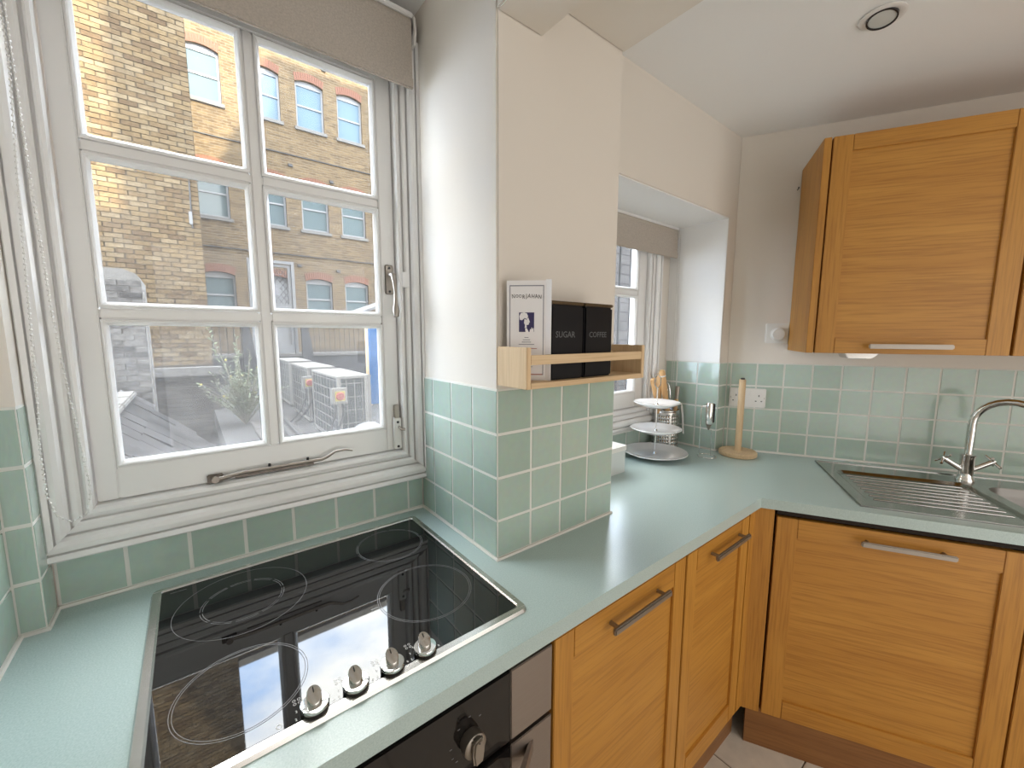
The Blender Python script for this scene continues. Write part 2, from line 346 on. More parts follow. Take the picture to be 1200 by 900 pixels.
def text_mesh(body, size, mat, align='CENTER', ext=0.0):
    cu = bpy.data.curves.new('text', 'FONT'); cu.body = body; cu.size = size; cu.align_x = align; cu.align_y = 'CENTER'; cu.extrude = ext; cu.resolution_u = 2
    ob = bpy.data.objects.new('text', cu); COL.objects.link(ob); dg = bpy.context.evaluated_depsgraph_get(); dg.update()
    me = bpy.data.meshes.new_from_object(ob.evaluated_get(dg)); bpy.data.objects.remove(ob); bpy.data.curves.remove(cu)
    me.materials.clear(); me.materials.append(MAT[mat]); return me
RX90 = Matrix.Rotation(math.radians(90), 4, 'X')

# ------------------------------------------------------------------ key dimensions
D1 = 0.386            # window wall, tiled face
PW = 0.42             # pillar width
FRONT = -0.2332       # worktop front edge
TH = math.radians(28.39); FX = 1.4658
DR = Vector((math.sin(TH), -math.cos(TH), 0)); NF = Vector((math.cos(TH), math.sin(TH), 0))
FROT = TH - math.radians(90)   # local x runs along the far wall, local y into it
def FW(s, off, z=0): return Vector((FX, 0, z)) + DR*s - NF*off
P_ = 0.103; ROWS = [0.005, 0.0965, 0.1995, 0.3025, 0.4055]
ZC, ZF = 1.375, -0.93
Y2 = 0.12             # face of the wall around the second window
XR = 1.335            # right reveal of that alcove

# ------------------------------------------------------------------ tiles
tile_mesh = MB().box(-.05, .05, 0, .007, -.05, .05).mesh('tile', 'tile_glaze', bevel=0.0022)
def tiles(parent, origin, u, n, cols, rows=ROWS, gap=0.0032):
    """cols, rows: joint centre lines; origin on the tile face; u along the wall; n out of the wall"""
    u = Vector(u).normalized(); n = Vector(n).normalized()
    for i in range(len(cols)-1):
        for j in range(len(rows)-1):
            a, b = sorted((cols[i], cols[i+1])); wd = b-a-gap; h = rows[j+1]-rows[j]-gap
            if wd < 0.004 or h < 0.004: continue
            c = Vector(origin) + u*(a+b)/2 + Vector((0, 0, (rows[j]+rows[j+1])/2))
            X = u*(wd/0.1); Y = -n; Z = Vector((0, 0, h/0.1))
            link('tile', tile_mesh, parent, Matrix(((X.x, Y.x, Z.x, c.x), (X.y, Y.y, Z.y, c.y), (X.z, Y.z, Z.z, c.z), (0, 0, 0, 1))))
def seal(parent, pts, r=0.0045): MB().tube(pts, r, 6).build('sealant', 'sealant', parent, smooth=True)

# ------------------------------------------------------------------ room shell
TG = 0.0015  # grout below tile face
wall_window = struct(MB().prism(rect(-0.98, 1.62, ZF, 1.60), D1+.005, D1+.095, 'y',
    holes=[rect(-.735, -.022, .135, 1.29), rect(.47, 1.21, .135, 1.02)]).build('wall_window', 'wall_paint'))
MB().box(-.765, -.001, D1+TG, D1+.0052, 0, .1005).build('grout', 'grout', wall_window)
xs = [-.0005] + [-.0471-P_*k for k in range(7)] + [-.7645]
tiles(wall_window, (0, D1, 0), (1, 0, 0), (0, -1, 0), xs, [0.005, 0.1005])
MB().box(PW+.002, XR-.002, D1+TG, D1+.0052, 0, .1005).build('grout', 'grout', wall_window)
tiles(wall_window, (0, D1, 0), (1, 0, 0), (0, -1, 0), [XR-.002-P_*k for k in range(9)] + [PW+.004], [0.005, 0.085])
seal(wall_window, [(-.765, D1-.001, .002), (-.002, D1-.001, .002)]); seal(wall_window, [(PW, D1-.001, .002), (XR, D1-.001, .002)])

wall_left = struct(MB().box(-.96, -.804, -2.75, D1+.005, ZF, 1.60).build('wall_left', 'wall_paint'))
MB().box(-.8045, -.7676, .319, D1+.004, ZF, 1.60).build('pilaster', 'wall_paint', wall_left)
MB().box(-.8045, -.7674, .3163, D1, 0, .4065).build('grout', 'grout', wall_left)
MB().box(-.8045, -.8015, -1.6, .3165, 0, .4065).build('grout', 'grout', wall_left)
tiles(wall_left, (0, .315, 0), (1, 0, 0), (0, -1, 0), [-.8005, -.7668])
tiles(wall_left, (-.7665, 0, 0), (0, 1, 0), (1, 0, 0), [.3155, D1])
tiles(wall_left, (-.80, 0, 0), (0, 1, 0), (1, 0, 0), [.3145-P_*k for k in range(13)])
seal(wall_left, [(-.799, -1.0, .002), (-.799, .314, .002), (-.766, .314, .002), (-.766, D1, .002)])

wall_pillar = struct(MB().box(.004, PW-.004, .004, D1+.006, ZF, 1.60).build('wall_pillar', 'wall_paint', bevel=.004))
MB().box(TG, PW-TG, TG, D1, 0, .4065).build('grout', 'grout', wall_pillar)
tiles(wall_pillar, (0, 0, 0), (1, 0, 0), (0, -1, 0), [0.0004, P_, 2*P_, 3*P_, PW-.0004])
tiles(wall_pillar, (0, 0, 0), (0, -1, 0), (-1, 0, 0), [-.0004, -P_, -2*P_, -3*P_, -D1+.001])
tiles(wall_pillar, (PW, 0, 0), (0, 1, 0), (1, 0, 0), [0.0004, P_, 2*P_, 3*P_, D1-.001])
seal(wall_pillar, [(.0, D1, .002), (-.001, -.001, .002), (PW+.001, -.001, .002), (PW+.001, D1, .002)])

cornx = FX - Y2*math.tan(TH)
wall_alcove = struct(MB().prism([(PW-.002, ZF), (cornx+.06, ZF), (cornx+.06, 1.60), (PW-.002, 1.60)], Y2+.004, D1+.006, 'y',
    holes=[rect(PW+.002, XR-.004, -.05, 1.032)]).build('wall_alcove', 'wall_paint', bevel=.003))
MB().box(XR-.004, cornx+.03, Y2+TG, Y2+.006, 0, .4065).build('grout', 'grout', wall_alcove)
MB().box(XR-.0045, XR, Y2+.0015, D1, 0, .4065).build('grout', 'grout', wall_alcove)
tiles(wall_alcove, (0, Y2, 0), (1, 0, 0), (0, -1, 0), [XR-.0055, cornx-.001])
tiles(wall_alcove, (XR-.006, 0, 0), (0, -1, 0), (-1, 0, 0), [-Y2-.0005, -Y2-P_, -Y2-2*P_, -D1])
MB().box(XR-.0065, XR-.0035, Y2+.005, D1+.004, .4068, 1.031).build('brightened_reveal', 'ceiling_paint', wall_alcove)  # added white facing; its paler colour carries the daylight on the reveal
MB().box(PW+.004, XR-.0066, Y2+.005, D1+.004, 1.029, 1.0325).build('brightened_reveal', 'ceiling_paint', wall_alcove)
seal(wall_alcove, [(XR-.007, D1, .002), (XR-.007, Y2-.001, .002), (cornx, Y2-.001, .002)])

wall_far = struct(MB().box(-.1375, 3.2, .004, .16, ZF, 1.60).build('wall_far', 'wall_paint'))
wall_far.location = (FX, 0, 0); wall_far.rotation_euler = (0, 0, FROT)
SE = -Y2/math.cos(TH)
MB().box(SE, 1.72, TG, .0045, 0, .4065).build('grout', 'grout', wall_far)
tiles(wall_far, (0, 0, 0), (1, 0, 0), (0, -1, 0), [SE+.001] + [-.0177-P_+P_*k for k in range(18)])
seal(wall_far, [(SE, -.001, .002), (1.7, -.001, .002)])
wall_rear = struct(MB().prism(rect(-.96, 3.1, ZF, 1.60), -2.75, -2.60, 'y', holes=[rect(-.75, 1.75, -.86, 1.25)]).build('wall_rear', 'wall_paint'))
added_win = struct(empty('added_window', (.5, -2.66, 0)))  # made-up window, added to frame the rear fill light
for a, b, c, d in ((-1.25, 1.25, -.86, -.79), (-1.25, 1.25, 1.18, 1.25), (-1.25, -1.18, -.79, 1.18), (1.18, 1.25, -.79, 1.18), (-.03, .03, -.79, 1.18)):
    MB().box(a, b, -.03, .03, c, d).build('frame', 'gloss_white', added_win)
for s in (-1, 1): MB().box(min(s*.03, s*1.18), max(s*.03, s*1.18), -.004, .004, -.79, 1.18).build('added_screen', 'paper', added_win)
ceiling = struct(MB().box(-.98, 3.2, -2.76, Y2+.3, ZC, 1.60).build('ceiling', 'ceiling_paint'))
beam = struct(empty('trim_1', (0, 0, 0)))
MB().box(.004, .129, -2.6, .0045, 1.181, ZC).build('beam', 'wall_paint', beam, bevel=.003)
MB().box(.129, PW-.004, -2.6, .0045, 1.262, ZC).build('beam', 'wall_paint', beam, bevel=.003)
floor = struct(MB().box(-.98, 3.2, -2.76, .5, ZF-.05, ZF-.003).build('floor', 'floor_grout'))
ftile = MB().box(-.149, .149, -.149, .149, -.006, 0).mesh('floor_tile', 'floor_tile', bevel=.002)
for i in range(9):
    for j in range(8):
        x, y = -.55+.302*i, -2.35+.302*j
        if y < -.02: link('tile', ftile, floor, Matrix.Translation((x+.04*0, y, ZF)))

# ------------------------------------------------------------------ windows
def side_piece(rc, prof, side, y0):
    """one mitred side of a frame around rectangle rc; prof: (distance outwards, height towards the room)"""
    x0, x1, z0, z1 = rc; vs = []; n = len(prof)
    for e in (0, 1):
        for d, h in prof:
            if side == 'b': p = ((x0-d) if e == 0 else (x1+d), z0-d)
            if side == 't': p = ((x0-d) if e == 0 else (x1+d), z1+d)
            if side == 'l': p = (x0-d, (z0-d) if e == 0 else (z1+d))
            if side == 'r': p = (x1+d, (z0-d) if e == 0 else (z1+d))
            vs.append((p[0], y0-h, p[1]))
    fs = [(i, (i+1) % n, n+(i+1) % n, n+i) for i in range(n)] + [tuple(range(n)), tuple(range(n, 2*n))]
    return MB().add(vs, fs)
CASING = [(0, -.03), (0, .002), (.003, .010), (.008, .012), (.012, .010), (.0125, .002), (.017, .002), (.0175, .012), (.022, .015), (.030, .015), (.0305, .007), (.034, .007), (.0345, .018), (.039, .025), (.046, .029), (.053, .029), (.0535, .021), (.056, .021), (.0565, .031), (.064, .033), (.0665, .030), (.0665, -.012)]
def make_window(name, rc_sash, rc_glass, mid_x, bars_z, dirt, profb):
    wd = struct(empty(name, (0, 0, 0)))
    x0, x1, z0, z1 = rc_sash; y0 = D1+.016
    for sd_ in 'lrtb':
        pr = CASING if sd_ != 'b' else profb
        side_piece(rc_sash, pr, sd_, D1+.006).build('casing', 'gloss_white', wd)
    g0, g1, h0, h1 = rc_glass
    for a, b, c, d, n in ((x0+.002, g0, z0+.002, z1, 'stile'), (g1, x1-.002, z0+.002, z1, 'stile'), (g0, g1, z0+.002, h0, 'rail'), (g0, g1, h1, z1, 'rail')):
        MB().box(a, b, y0, y0+.045, c, d).build(n, 'gloss_white', wd, bevel=.002)
    BEAD = [(-.0005, -.012), (-.0005, .0015), (-.004, .003), (-.007, .001), (-.012, -.005), (-.012, -.012)]
    xsx = [g0, mid_x-.011, mid_x+.011, g1] if mid_x else [g0, g1]
    zz = [h0] + [q for b in bars_z for q in (b-.011, b+.011)] + [h1]
    if mid_x: MB().box(mid_x-.011, mid_x+.011, y0+.003, y0+.042, h0, h1).build('glazing_bar', 'gloss_white', wd, bevel=.003)
    for b in bars_z:
        for i in range(0, len(xsx), 2): MB().box(xsx[i], xsx[i+1], y0+.003, y0+.042, b-.011, b+.011).build('glazing_bar', 'gloss_white', wd, bevel=.003)
    for j in range(0, len(zz), 2):
        for i in range(0, len(xsx), 2):
            r_ = (xsx[i], xsx[i+1], zz[j], zz[j+1])
            pn = MB().box(r_[0]+.001, r_[1]-.001, y0+.024, y0+.027, r_[2]+.001, r_[3]-.001).build('pane', dirt[min(j//2, len(dirt)-1)], wd)
            for sd_ in 'lrtb': side_piece(r_, BEAD, sd_, y0+.004).build('glazing_bead', 'gloss_white', pn)
    return wd
profb = [(d*1.32, h) for d, h in CASING]
win1 = make_window('window_1', (-.700, -.060, .190, 1.235), (-.666, -.102, .257, 1.190), -.384, (.568, .879), ('pane_dirty', 'pane_dusty', 'pane_clean'), profb)
win2 = make_window('window_2', (.505, 1.158, .190, .985), (.55, 1.098, .262, .965), .824, (.720,), ('pane_dusty', 'pane_clean'), profb)
# espagnolette fastener on the right stile
yw = D1+.016
hd = MB().box(-.092, -.068, yw-.004, yw, .640, .720).build('fastener', 'nickel', win1, bevel=.002)
MB().tube([(-.080, yw-.008, .694), (-.080, yw-.030, .690), (-.078, yw-.034, .672), (-.076, yw-.034, .645), (-.077, yw-.036, .615), (-.079, yw-.040, .592), (-.079, yw-.042, .577)], [.006, .007, .006, .0045, .006, .010, .007], 10).build('fastener_lever', 'nickel', hd, smooth=True)
MB().box(-.052, -.030, D1-.010, D1-.002, .660, .702).build('fastener_keep', 'gloss_white', hd, bevel=.001)
for z in (.712, .648): MB().tube([(-.080, yw-.003, z), (-.080, yw-.006, z)], .0035, 8).build('screw', 'dark_metal', hd)
# sash bolt, lower right
bl = MB().box(-.084, -.062, yw-.014, yw, .196, .288).build('sash_bolt', 'white_plastic', win1, bevel=.002)
MB().box(-.080, -.066, yw-.011, yw-.001, .288, .326).build('bolt_tongue', 'nickel', bl, bevel=.0015)
for z in (.276, .204): MB().tube([(-.073, yw-.013, z), (-.073, yw-.0155, z)], .0038, 8).build('screw', 'slot_dark', bl)
MB().tube([(-.070, yw-.012, .262), (-.066, yw-.022, .256), (-.056, yw-.024, .254)], .004, 8).build('bolt_knob', 'nickel', bl, smooth=True)
# casement stay along the bottom rail
st = MB().tube([(-.50, yw-.016, .2005), (-.46, yw-.016, .2065), (-.283, yw-.016, .2055), (-.270, yw-.018, .210), (-.250, yw-.018, .221), (-.225, yw-.018, .222), (-.205, yw-.018, .216)], [.006, .0045, .0045, .004, .0035, .003, .002], 8).build('window_stay', 'nickel', win1, smooth=True)
MB().box(-.522, -.492, yw-.012, yw, .193, .211).build('stay_bracket', 'old_brass', st, bevel=.002)
MB().tube([(-.507, yw-.012, .202), (-.507, yw-.024, .202)], .0075, 10).build('stay_pivot', 'nickel', st, smooth=True)
for x in (-.40, -.315): MB().tube([(x, yw-.010, .204), (x, yw-.014, .216)], .003, 8).build('stay_pin', 'dark_metal', st)
MB().box(-.47, -.30, yw-.006, yw-.001, .1935, .1985).build('stay_plate', 'old_brass', st)

# ------------------------------------------------------------------ outdoors
K = 1.4
def fx(x): return CAMP.x + (x-CAMP.x)*K
def fz(z): return CAMP.z + (z-CAMP.z)*K
YF = CAMP.y + (10-CAMP.y)*K
far = thing('brick_building', 'yellow brick building of sash windows facing the kitchen across the yard', 'building')
cols = [(-.24, .35), (.83, 1.42), (1.735, 2.325), (2.625, 3.205), (3.52, 4.10)]
rows = [(5.20, 6.235), (2.95, 3.98), (.93, 1.845)]
def arch_rect(x0, x1, z0, z1, rise, n=8):
    pts = [(x0, z0), (x1, z0)]
    for i in range(n+1):
        t = i/n; x = x1+(x0-x1)*t; pts.append((x, z1-rise*(2*t-1)**2))
    return pts
holes = []
for c in cols:
    for r in rows: holes.append(arch_rect(fx(c[0]), fx(c[1]), fz(r[0]), fz(r[1]), .09))
dh = rect(fx(.80), fx(1.42), fz(.10), fz(1.92)); holes = [h for h in holes if not (abs(h[0][0]-fx(.83)) < .01 and h[0][1] < fz(1.2))] + [dh]
MB().prism(rect(-1.6, 10.5, -1.2, 10.0), YF, YF+.35, 'y', holes=holes).build('wall', 'facade_brick', far)
MB().box(-1.7, 10.6, YF-.12, YF+.4, 10.0, 10.25).build('parapet_coping', 'stone', far)
def voussoirs(x0, x1, z1, rise):
    mb = MB(); n = 13
    for i in range(n):
        t0, t1 = i/n, (i+1)/n
        def q(t, up):
            x = x0+(x1-x0)*t; k = (2*t-1); return (x+k*up*.16, z1-rise*k*k+up)
        a, b = q(t0+.008, .0), q(t1-.008, .0); c, d = q(t1-.008, .225), q(t0+.008, .225)
        mb.prism([a, b, c, d], YF-.012, YF+.05, 'y')
    return mb
for ri, r in enumerate(rows):
    for ci, c in enumerate(cols):
        x0, x1, z0, z1 = fx(c[0]), fx(c[1]), fz(r[0]), fz(r[1])
        vo = voussoirs(x0, x1, z1, .09).build('brick_arch', 'red_brick', far); vo['kind'] = 'stuff'
        if ri == 2 and ci == 1: continue
        ya = YF+.09
        wf = MB().prism(arch_rect(x0, x1, z0, z1, .09), ya, ya+.06, 'y', holes=[rect(x0+.055, x1-.055, z0+.07, z1-.17)]).build('window', 'sash_white', far)
        zm = (z0+z1)/2-.03
        MB().box(x0+.055, x1-.055, ya-.01, ya+.05, zm-.025, zm+.025).build('meeting_rail', 'sash_white', wf)
        pm = 'sky_reflection_pane' if ri == 0 and ci >= 1 else 'far_pane'
        MB().box(x0+.05, x1-.05, ya+.03, ya+.036, zm, z1-.16).build('pane', pm, wf); MB().box(x0+.05, x1-.05, ya+.02, ya+.026, z0+.06, zm).build('pane', pm, wf)
        MB().box(x0-.06, x1+.06, YF-.06, ya+.05, z0-.09, z0).build('sill', 'stone', wf)
MB().box(fx(.82), fx(1.40), YF+.15, YF+.2, fz(.10), fz(1.9)).build('door', 'sash_white', far)
for z in (2.35, 4.55): MB().box(-.3, 5.05, YF-.035, YF-.005, fz(z)-.012, fz(z)+.012).build('cable', 'iron', far)
MB().tube([(fx(3.47), YF-.08, -1), (fx(3.47), YF-.08, 10)], .06, 10).build('downpipe', 'iron', far)
for x, z in ((1.62, 2.12), (2.48, 2.08), (2.36, 6.60), (1.55, 4.32), (2.42, 4.15)): MB().box(fx(x)-.06, fx(x)+.06, YF-.05, YF+.01, fz(z)-.04, fz(z)+.04).build('pattress_plate', 'iron', far)
# nearer flank wall with real bricks
YN = 7.2
near = thing('brick_house_wall', 'tall yellow stock brick wall close outside the left window panes', 'building')
MB().box(-6.0, -.262, YN+.012, 14.2, .03, 7.3).build('wall_core', 'mortar', near)
BP, BR = .196, .066
bk = MB().box(-BP/2+.007, BP/2-.007, 0, .05, -BR/2+.0045, BR/2-.0045).mesh('brick', 'stock_brick')
cand = []; rest = []
nr = int((7.3-.06)/BR)
for j in range(nr):
    z = .06+BR/2+BR*j; xo = -.262-BP/2-(BP/2 if j % 2 else 0)
    if j % 2: rest.append((-.262-BP/4, z, BP/2-.012))
    i = 0
    while xo-BP*i > -5.9:
        x = xo-BP*i; i += 1
        if x > -1.75 and z < 5.4: cand.append(((Vector((x, YN, z))-CAMP).length + (3 if x < -.95 and z < 1.45 else 0), x, z))
        else: rest.append((x, z, BP-.012))
cand.sort(); rest += [(x, z, BP-.012) for _, x, z in cand[300:]]
for _, x, z in cand[:300]:
    link('brick', bk, near, Matrix.Translation((x+random.uniform(-.003, .003), YN+random.uniform(-.006, .004), z)) @ Matrix.Rotation(random.uniform(-.008, .008), 4, 'Y'))
mb = MB()
for x, z, l in rest:
    dy = random.uniform(-.006, .004); mb.box(x-l/2, x+l/2, YN+dy, YN+.05, z-BR/2+.0045, z+BR/2-.0045)
o = mb.build('brick_mass', 'stock_brick_mass', near); o['kind'] = 'stuff'
MB().box(-.40, -.36, YN-.05, YN+.0, 2.15, 2.33).build('pipe_stub', 'sash_white', near)
MB().tube([(-.36, YN-.02, 2.9), (-.37, YN-.02, 2.33), (-.37, YN-.03, 2.1)], .01, 6).build('cable', 'iron', near)
# plinth below the flank wall
pl = tag(MB().box(-6, -.20, YN-.10, YN+.4, -1.6, -.10).build('yard_wall', 'sooty_brick'), 'dark sooty brick wall under the stone ledge outside', 'wall')
MB().box(-6, -.16, YN-.20, YN+.011, -.10, .03).build('stone_ledge', 'stone', pl, bevel=.01)
sb = MB().box(-BP/2+.006, BP/2-.006, -.012, .02, -BR/2+.0045, BR/2-.0045).mesh('brick', 'sooty_brick_piece')
for j in range(17):
    for i in range(8): link('brick', sb, pl, Matrix.Translation((-.30-BP*i-(BP/2 if j % 2 else 0), YN-.10, -.10-BR*(j+.5))) @ Matrix.Rotation(random.uniform(-.01, .01), 4, 'Y'))
# grey chimney-like pier
YP = 5.5
pier = tag(MB().box(-1.75, -.905, YP, YP+.6, -1.3, 1.12).build('brick_pier', 'grey_brick'), 'weathered grey brick pier in front of the yellow wall', 'pier')
MB().prism([(-1.75, 1.12), (-.905, 1.12), (-.94, 1.19), (-1.05, 1.24), (-1.75, 1.24)], YP, YP+.6, 'y').build('mortar_cap', 'stone', pier)
MB().tube([(-.89, YP-.03, -.5), (-.89, YP-.03, 1.0)], .009, 8).build('cable', 'stone', pier)
gbk = MB().box(-BP/2+.007, BP/2-.007, -.012, .02, -BR/2+.0045, BR/2-.0045).mesh('brick', 'grey_brick_piece')
for j in range(30):
    for i in range(4): link('brick', gbk, pier, Matrix.Translation((-.905-BP/2-BP*i-(BP/2 if j % 2 else .0), YP+random.uniform(-.006, .006), 1.12-BR*(j+.5))) @ Matrix.Rotation(random.uniform(-.02, .02), 4, 'Y'))
# slate roof: ridge along y, slopes at 45 degrees
RXx, RZz = -1.045, -.03
roof = thing('slate_roof', 'small weathered slate roof below the kitchen window', 'roof', (RXx, 1.2, RZz))
MB().add([(0, 0, -.02), (1.25, 0, -1.27), (1.25, 3.3, -1.27), (0, 3.3, -.02), (-1.2, 0, -1.22), (-1.2, 3.3, -1.22), (0, 0, -1.3), (0, 3.3, -1.3)],
         [(0, 1, 2, 3), (4, 0, 3, 5), (3, 2, 7, 5), (0, 4, 6, 1), (1, 6, 7, 2), (4, 5, 7, 6)]).build('roof_deck', 'roof_felt', roof)
sl = MB().box(-.005, .25, -.114, .114, 0, .014).mesh('slate', 'slate_piece')
for k in range(8):
    for i in range(14):
        y = .12+.24*i+(.12 if k % 2 else 0); d = .215*k
        if y > 3.25: continue
        M = Matrix.Translation((d*.7071+.006, y, -d*.7071+.006)) @ Matrix.Rotation(math.radians(45-5+random.uniform(-2, 2)), 4, 'Y') @ Matrix.Rotation(random.uniform(-.04, .04), 4, 'Z')
        link('slate', sl, roof, M)
MB().add([(-.03, 3.26, .03), (1.27, 3.26, -1.24), (1.27, 3.40, -1.24), (-.03, 3.40, .03), (-.03, 3.26, -.06), (1.27, 3.26, -1.33), (1.27, 3.40, -1.33), (-.03, 3.40, -.06)],
         [(0, 1, 2, 3), (0, 4, 5, 1), (1, 5, 6, 2), (2, 6, 7, 3), (3, 7, 4, 0), (4, 7, 6, 5)]).build('verge_coping', 'stone', roof)
for i in range(7): MB().box(-.09, .09, .46*i+.02, .46*i+.46, -.02, .03).build('ridge_tile', 'stone', roof, bevel=.012)
# flat roof yard
ZG = -.65
yard = struct(MB().box(-.30, 10.5, .75, 11.0, ZG-.3, ZG).build('ground_flat_roof', 'roof_felt'))
struct(MB().box(-8, 14, .75, 30, -3.5, -1.5).build('ground_yard', 'render_dark'))
slab = MB().box(-.225, .225, -.3, .3, 0, .04).mesh('paving_slab', 'paving', bevel=.006)
for i in range(6): link('paving_slab', slab, yard, Matrix.Translation((.24+.012*(i % 2), 2.2+.62*i, ZG)))
# parapet and iron railing
YR = 11.0; kr = (YR-CAMP.y)/(10-CAMP.y)
def rx(x): return CAMP.x+(x-CAMP.x)*kr
def rz(z): return CAMP.z+(z-CAMP.z)*kr
pw = tag(MB().box(rx(-.3), rx(3.25), YR, YR+.25, -1.5, rz(.02)).build('parapet_wall', 'render_dark'), 'dark rendered parapet wall below the iron railing', 'wall')
MB().box(rx(-.3), rx(3.25), YR-.05, YR+.3, rz(.02), rz(.08)).build('coping', 'stone', pw)
struct(MB().box(-1.5, 10, YR+.25, YF, -1.5, rz(.0)).build('ground_walkway', 'paving'))
def railing(x0, x1, label):
    t = thing('iron_railing', label, 'railing', (x0, YR+.1, rz(.08)), group=None)
    L = x1-x0; H = rz(1.12)-rz(.08)
    MB().box(0, L, -.02, .02, H-.025, H).build('top_rail', 'iron', t); MB().box(0, L, -.015, .015, H-.20, H-.18).build('mid_rail', 'iron', t); MB().box(0, L, -.015, .015, .06, .08).build('bottom_rail', 'iron', t)
    n = int(L/.125)
    b = MB().tube([(0, 0, 0), (0, 0, H)], .011, 6).mesh('baluster', 'iron')
    for i in range(n+1): link('baluster', b, t, Matrix.Translation((.02+(L-.04)*i/n, 0, 0)))
railing(rx(-.28), rx(.52), 'short black iron railing left of the white cage gate')
railing(rx(1.62), rx(3.2), 'long black iron railing between the cage gate and the blue hoarding')
gate = thing('cage_gate', 'white metal cage gate with mesh and notice outside', 'gate', (rx(.585), YR+.05, rz(.08)))
GW = rx(1.50)-rx(.585); GH = rz(2.19)-rz(.08)
for a, b, c, d in ((0, .07, 0, GH), (GW-.07, GW, 0, GH), (.07, GW-.07, GH-.07, GH)): MB().box(a, b, -.05, .05, c, d).build('gate_frame', 'sash_white', gate)
lf = MB().prism(rect(.09, GW-.08, .02, GH-.09), -.02, .02, 'y', holes=[rect(.15, GW-.15, .22, 1.05), rect(.15, GW-.15, 1.25, GH-.15)]).build('gate_leaf', 'sash_white', gate)
mb = MB(); zz0, zz1 = 1.25, GH-.15
n = 9
for i in range(-n, n):
    for sgn in (1, -1):
        pts = []
        x0 = .15 + i*.12
        for t in (0, 1):
            pass
        a = Vector((x0, 0, zz0)); b = Vector((x0+(zz1-zz0)*.75, 0, zz1))
        if sgn < 0: a.x = GW-a.x; b.x = GW-b.x
        lo, hi = .15, GW-.15
        d = b-a; ts = sorted([(lo-a.x)/d.x, (hi-a.x)/d.x]); t0, t1 = max(0, ts[0]), min(1, ts[1])
        if t1-t0 > .02: mb.tube([a+d*t0, a+d*t1], .006, 4)
o = mb.build('mesh_grille', 'iron', lf); o['kind'] = 'stuff'
MB().box(.34, .66, -.035, -.022, 1.45, 1.75).build('notice', 'sash_white', lf)
for q in range(5): MB().box(.38, .62, -.0365, -.0352, 1.49+.05*q, 1.50+.05*q).build('notice_line', 'ink_grey', lf)
for x in (.38, 1.56):
    t = tag(MB().prism([(rx(x), rz(-.3)), (rx(x)+.28, rz(-.3)), (rx(x)+.22, rz(.35)), (rx(x)+.10, rz(1.0)), (rx(x), rz(1.0))], YR-.12, YR-.02, 'y').build('gate_pier', 'render_dark'),
            'dark sloping pier %s the white cage gate' % ('left of' if x < 1 else 'right of'), 'pier')
# air conditioning units
def ac(x0, y0, label, sw):
    t = thing('air_conditioner', label, 'air conditioner', (x0, y0, ZG+.012), group='air conditioning units on the flat roof')
    W_, L_, H_ = .34, 1.09, .74
    c = .035
    MB().box(-.006, W_+.006, -.006, L_+.006, H_-.025, H_).build('lid', 'ac_cream', t, bevel=.006)
    MB().box(0, W_, 0, L_, .03, .06).build('base', 'ac_cream', t)
    for a, b in ((0, 0), (W_-c*1.9, 0), (0, L_-c), (W_-c, L_-c)):
        MB().box(a, a+(c if a == 0 else c*1.9), b, b+c, .06, H_-.025).build('corner_post', 'ac_cream', t)
    MB().box(.012, W_-.012, .012, L_-.012, .06, H_-.03).build('coil', 'ac_coil', t)
    for i in range(7): z = .06+i*.105; MB().box(0, .006, c, L_-c, z-.004, z+.004).build('grille_bar', 'ac_cream', t)
    for i in range(9): y = c+(L_-2*c)*i/8; MB().box(0, .006, y-.003, y+.003, .06, H_-.03).build('grille_bar', 'ac_cream', t)
    for i in range(5): z = .10+i*.14; MB().box(c, W_-c, 0, .006, z-.004, z+.004).build('grille_bar', 'ac_cream', t)
    for i in range(3): x = c+(W_-2.9*c)*(i+.7)/3; MB().box(x-.003, x+.003, 0, .006, .06, H_-.03).build('grille_bar', 'ac_cream', t)
    for y in (.1, L_-.16): MB().box(.02, W_-.02, y, y+.06, -.012, .03).build('foot', 'rubber', t)
    if sw:
        s = MB().box(-.075, .075, -.085, -.015, .47, .63).build('isolator_switch', 'ac_cream', t, bevel=.006)
        MB().box(-.048, .048, -.0875, -.0845, .50, .60).build('switch_plate', 'switch_yellow', s)
        m_ = MB().lathe([(.042, 0), (.042, .012), (.034, .018)], 18); m_.xf(Matrix.Translation((0, -.087, .55)) @ RX90); m_.build('rotary_knob', 'switch_red', s)
        MB().box(-.008, .008, -.110, -.104, .525, .575).build('knob_grip', 'switch_red', s)
        for q in (-.04, .04): MB().tube([(q, -.05, .47), (q, -.05, .36), (q-.06, -.04, .20), (q-.16, .05, .06), (q-.2, .16, 0.0)], .011, 6).build('cable', 'iron', s, smooth=True)
    return t
ac(.62, 3.60, 'nearest cream air conditioning unit on the flat roof outside', True)
ac(.645, 5.05, 'middle cream air conditioning unit on the flat roof outside', True)
ac(.69, 6.60, 'farthest cream air conditioning unit on the flat roof outside', False)
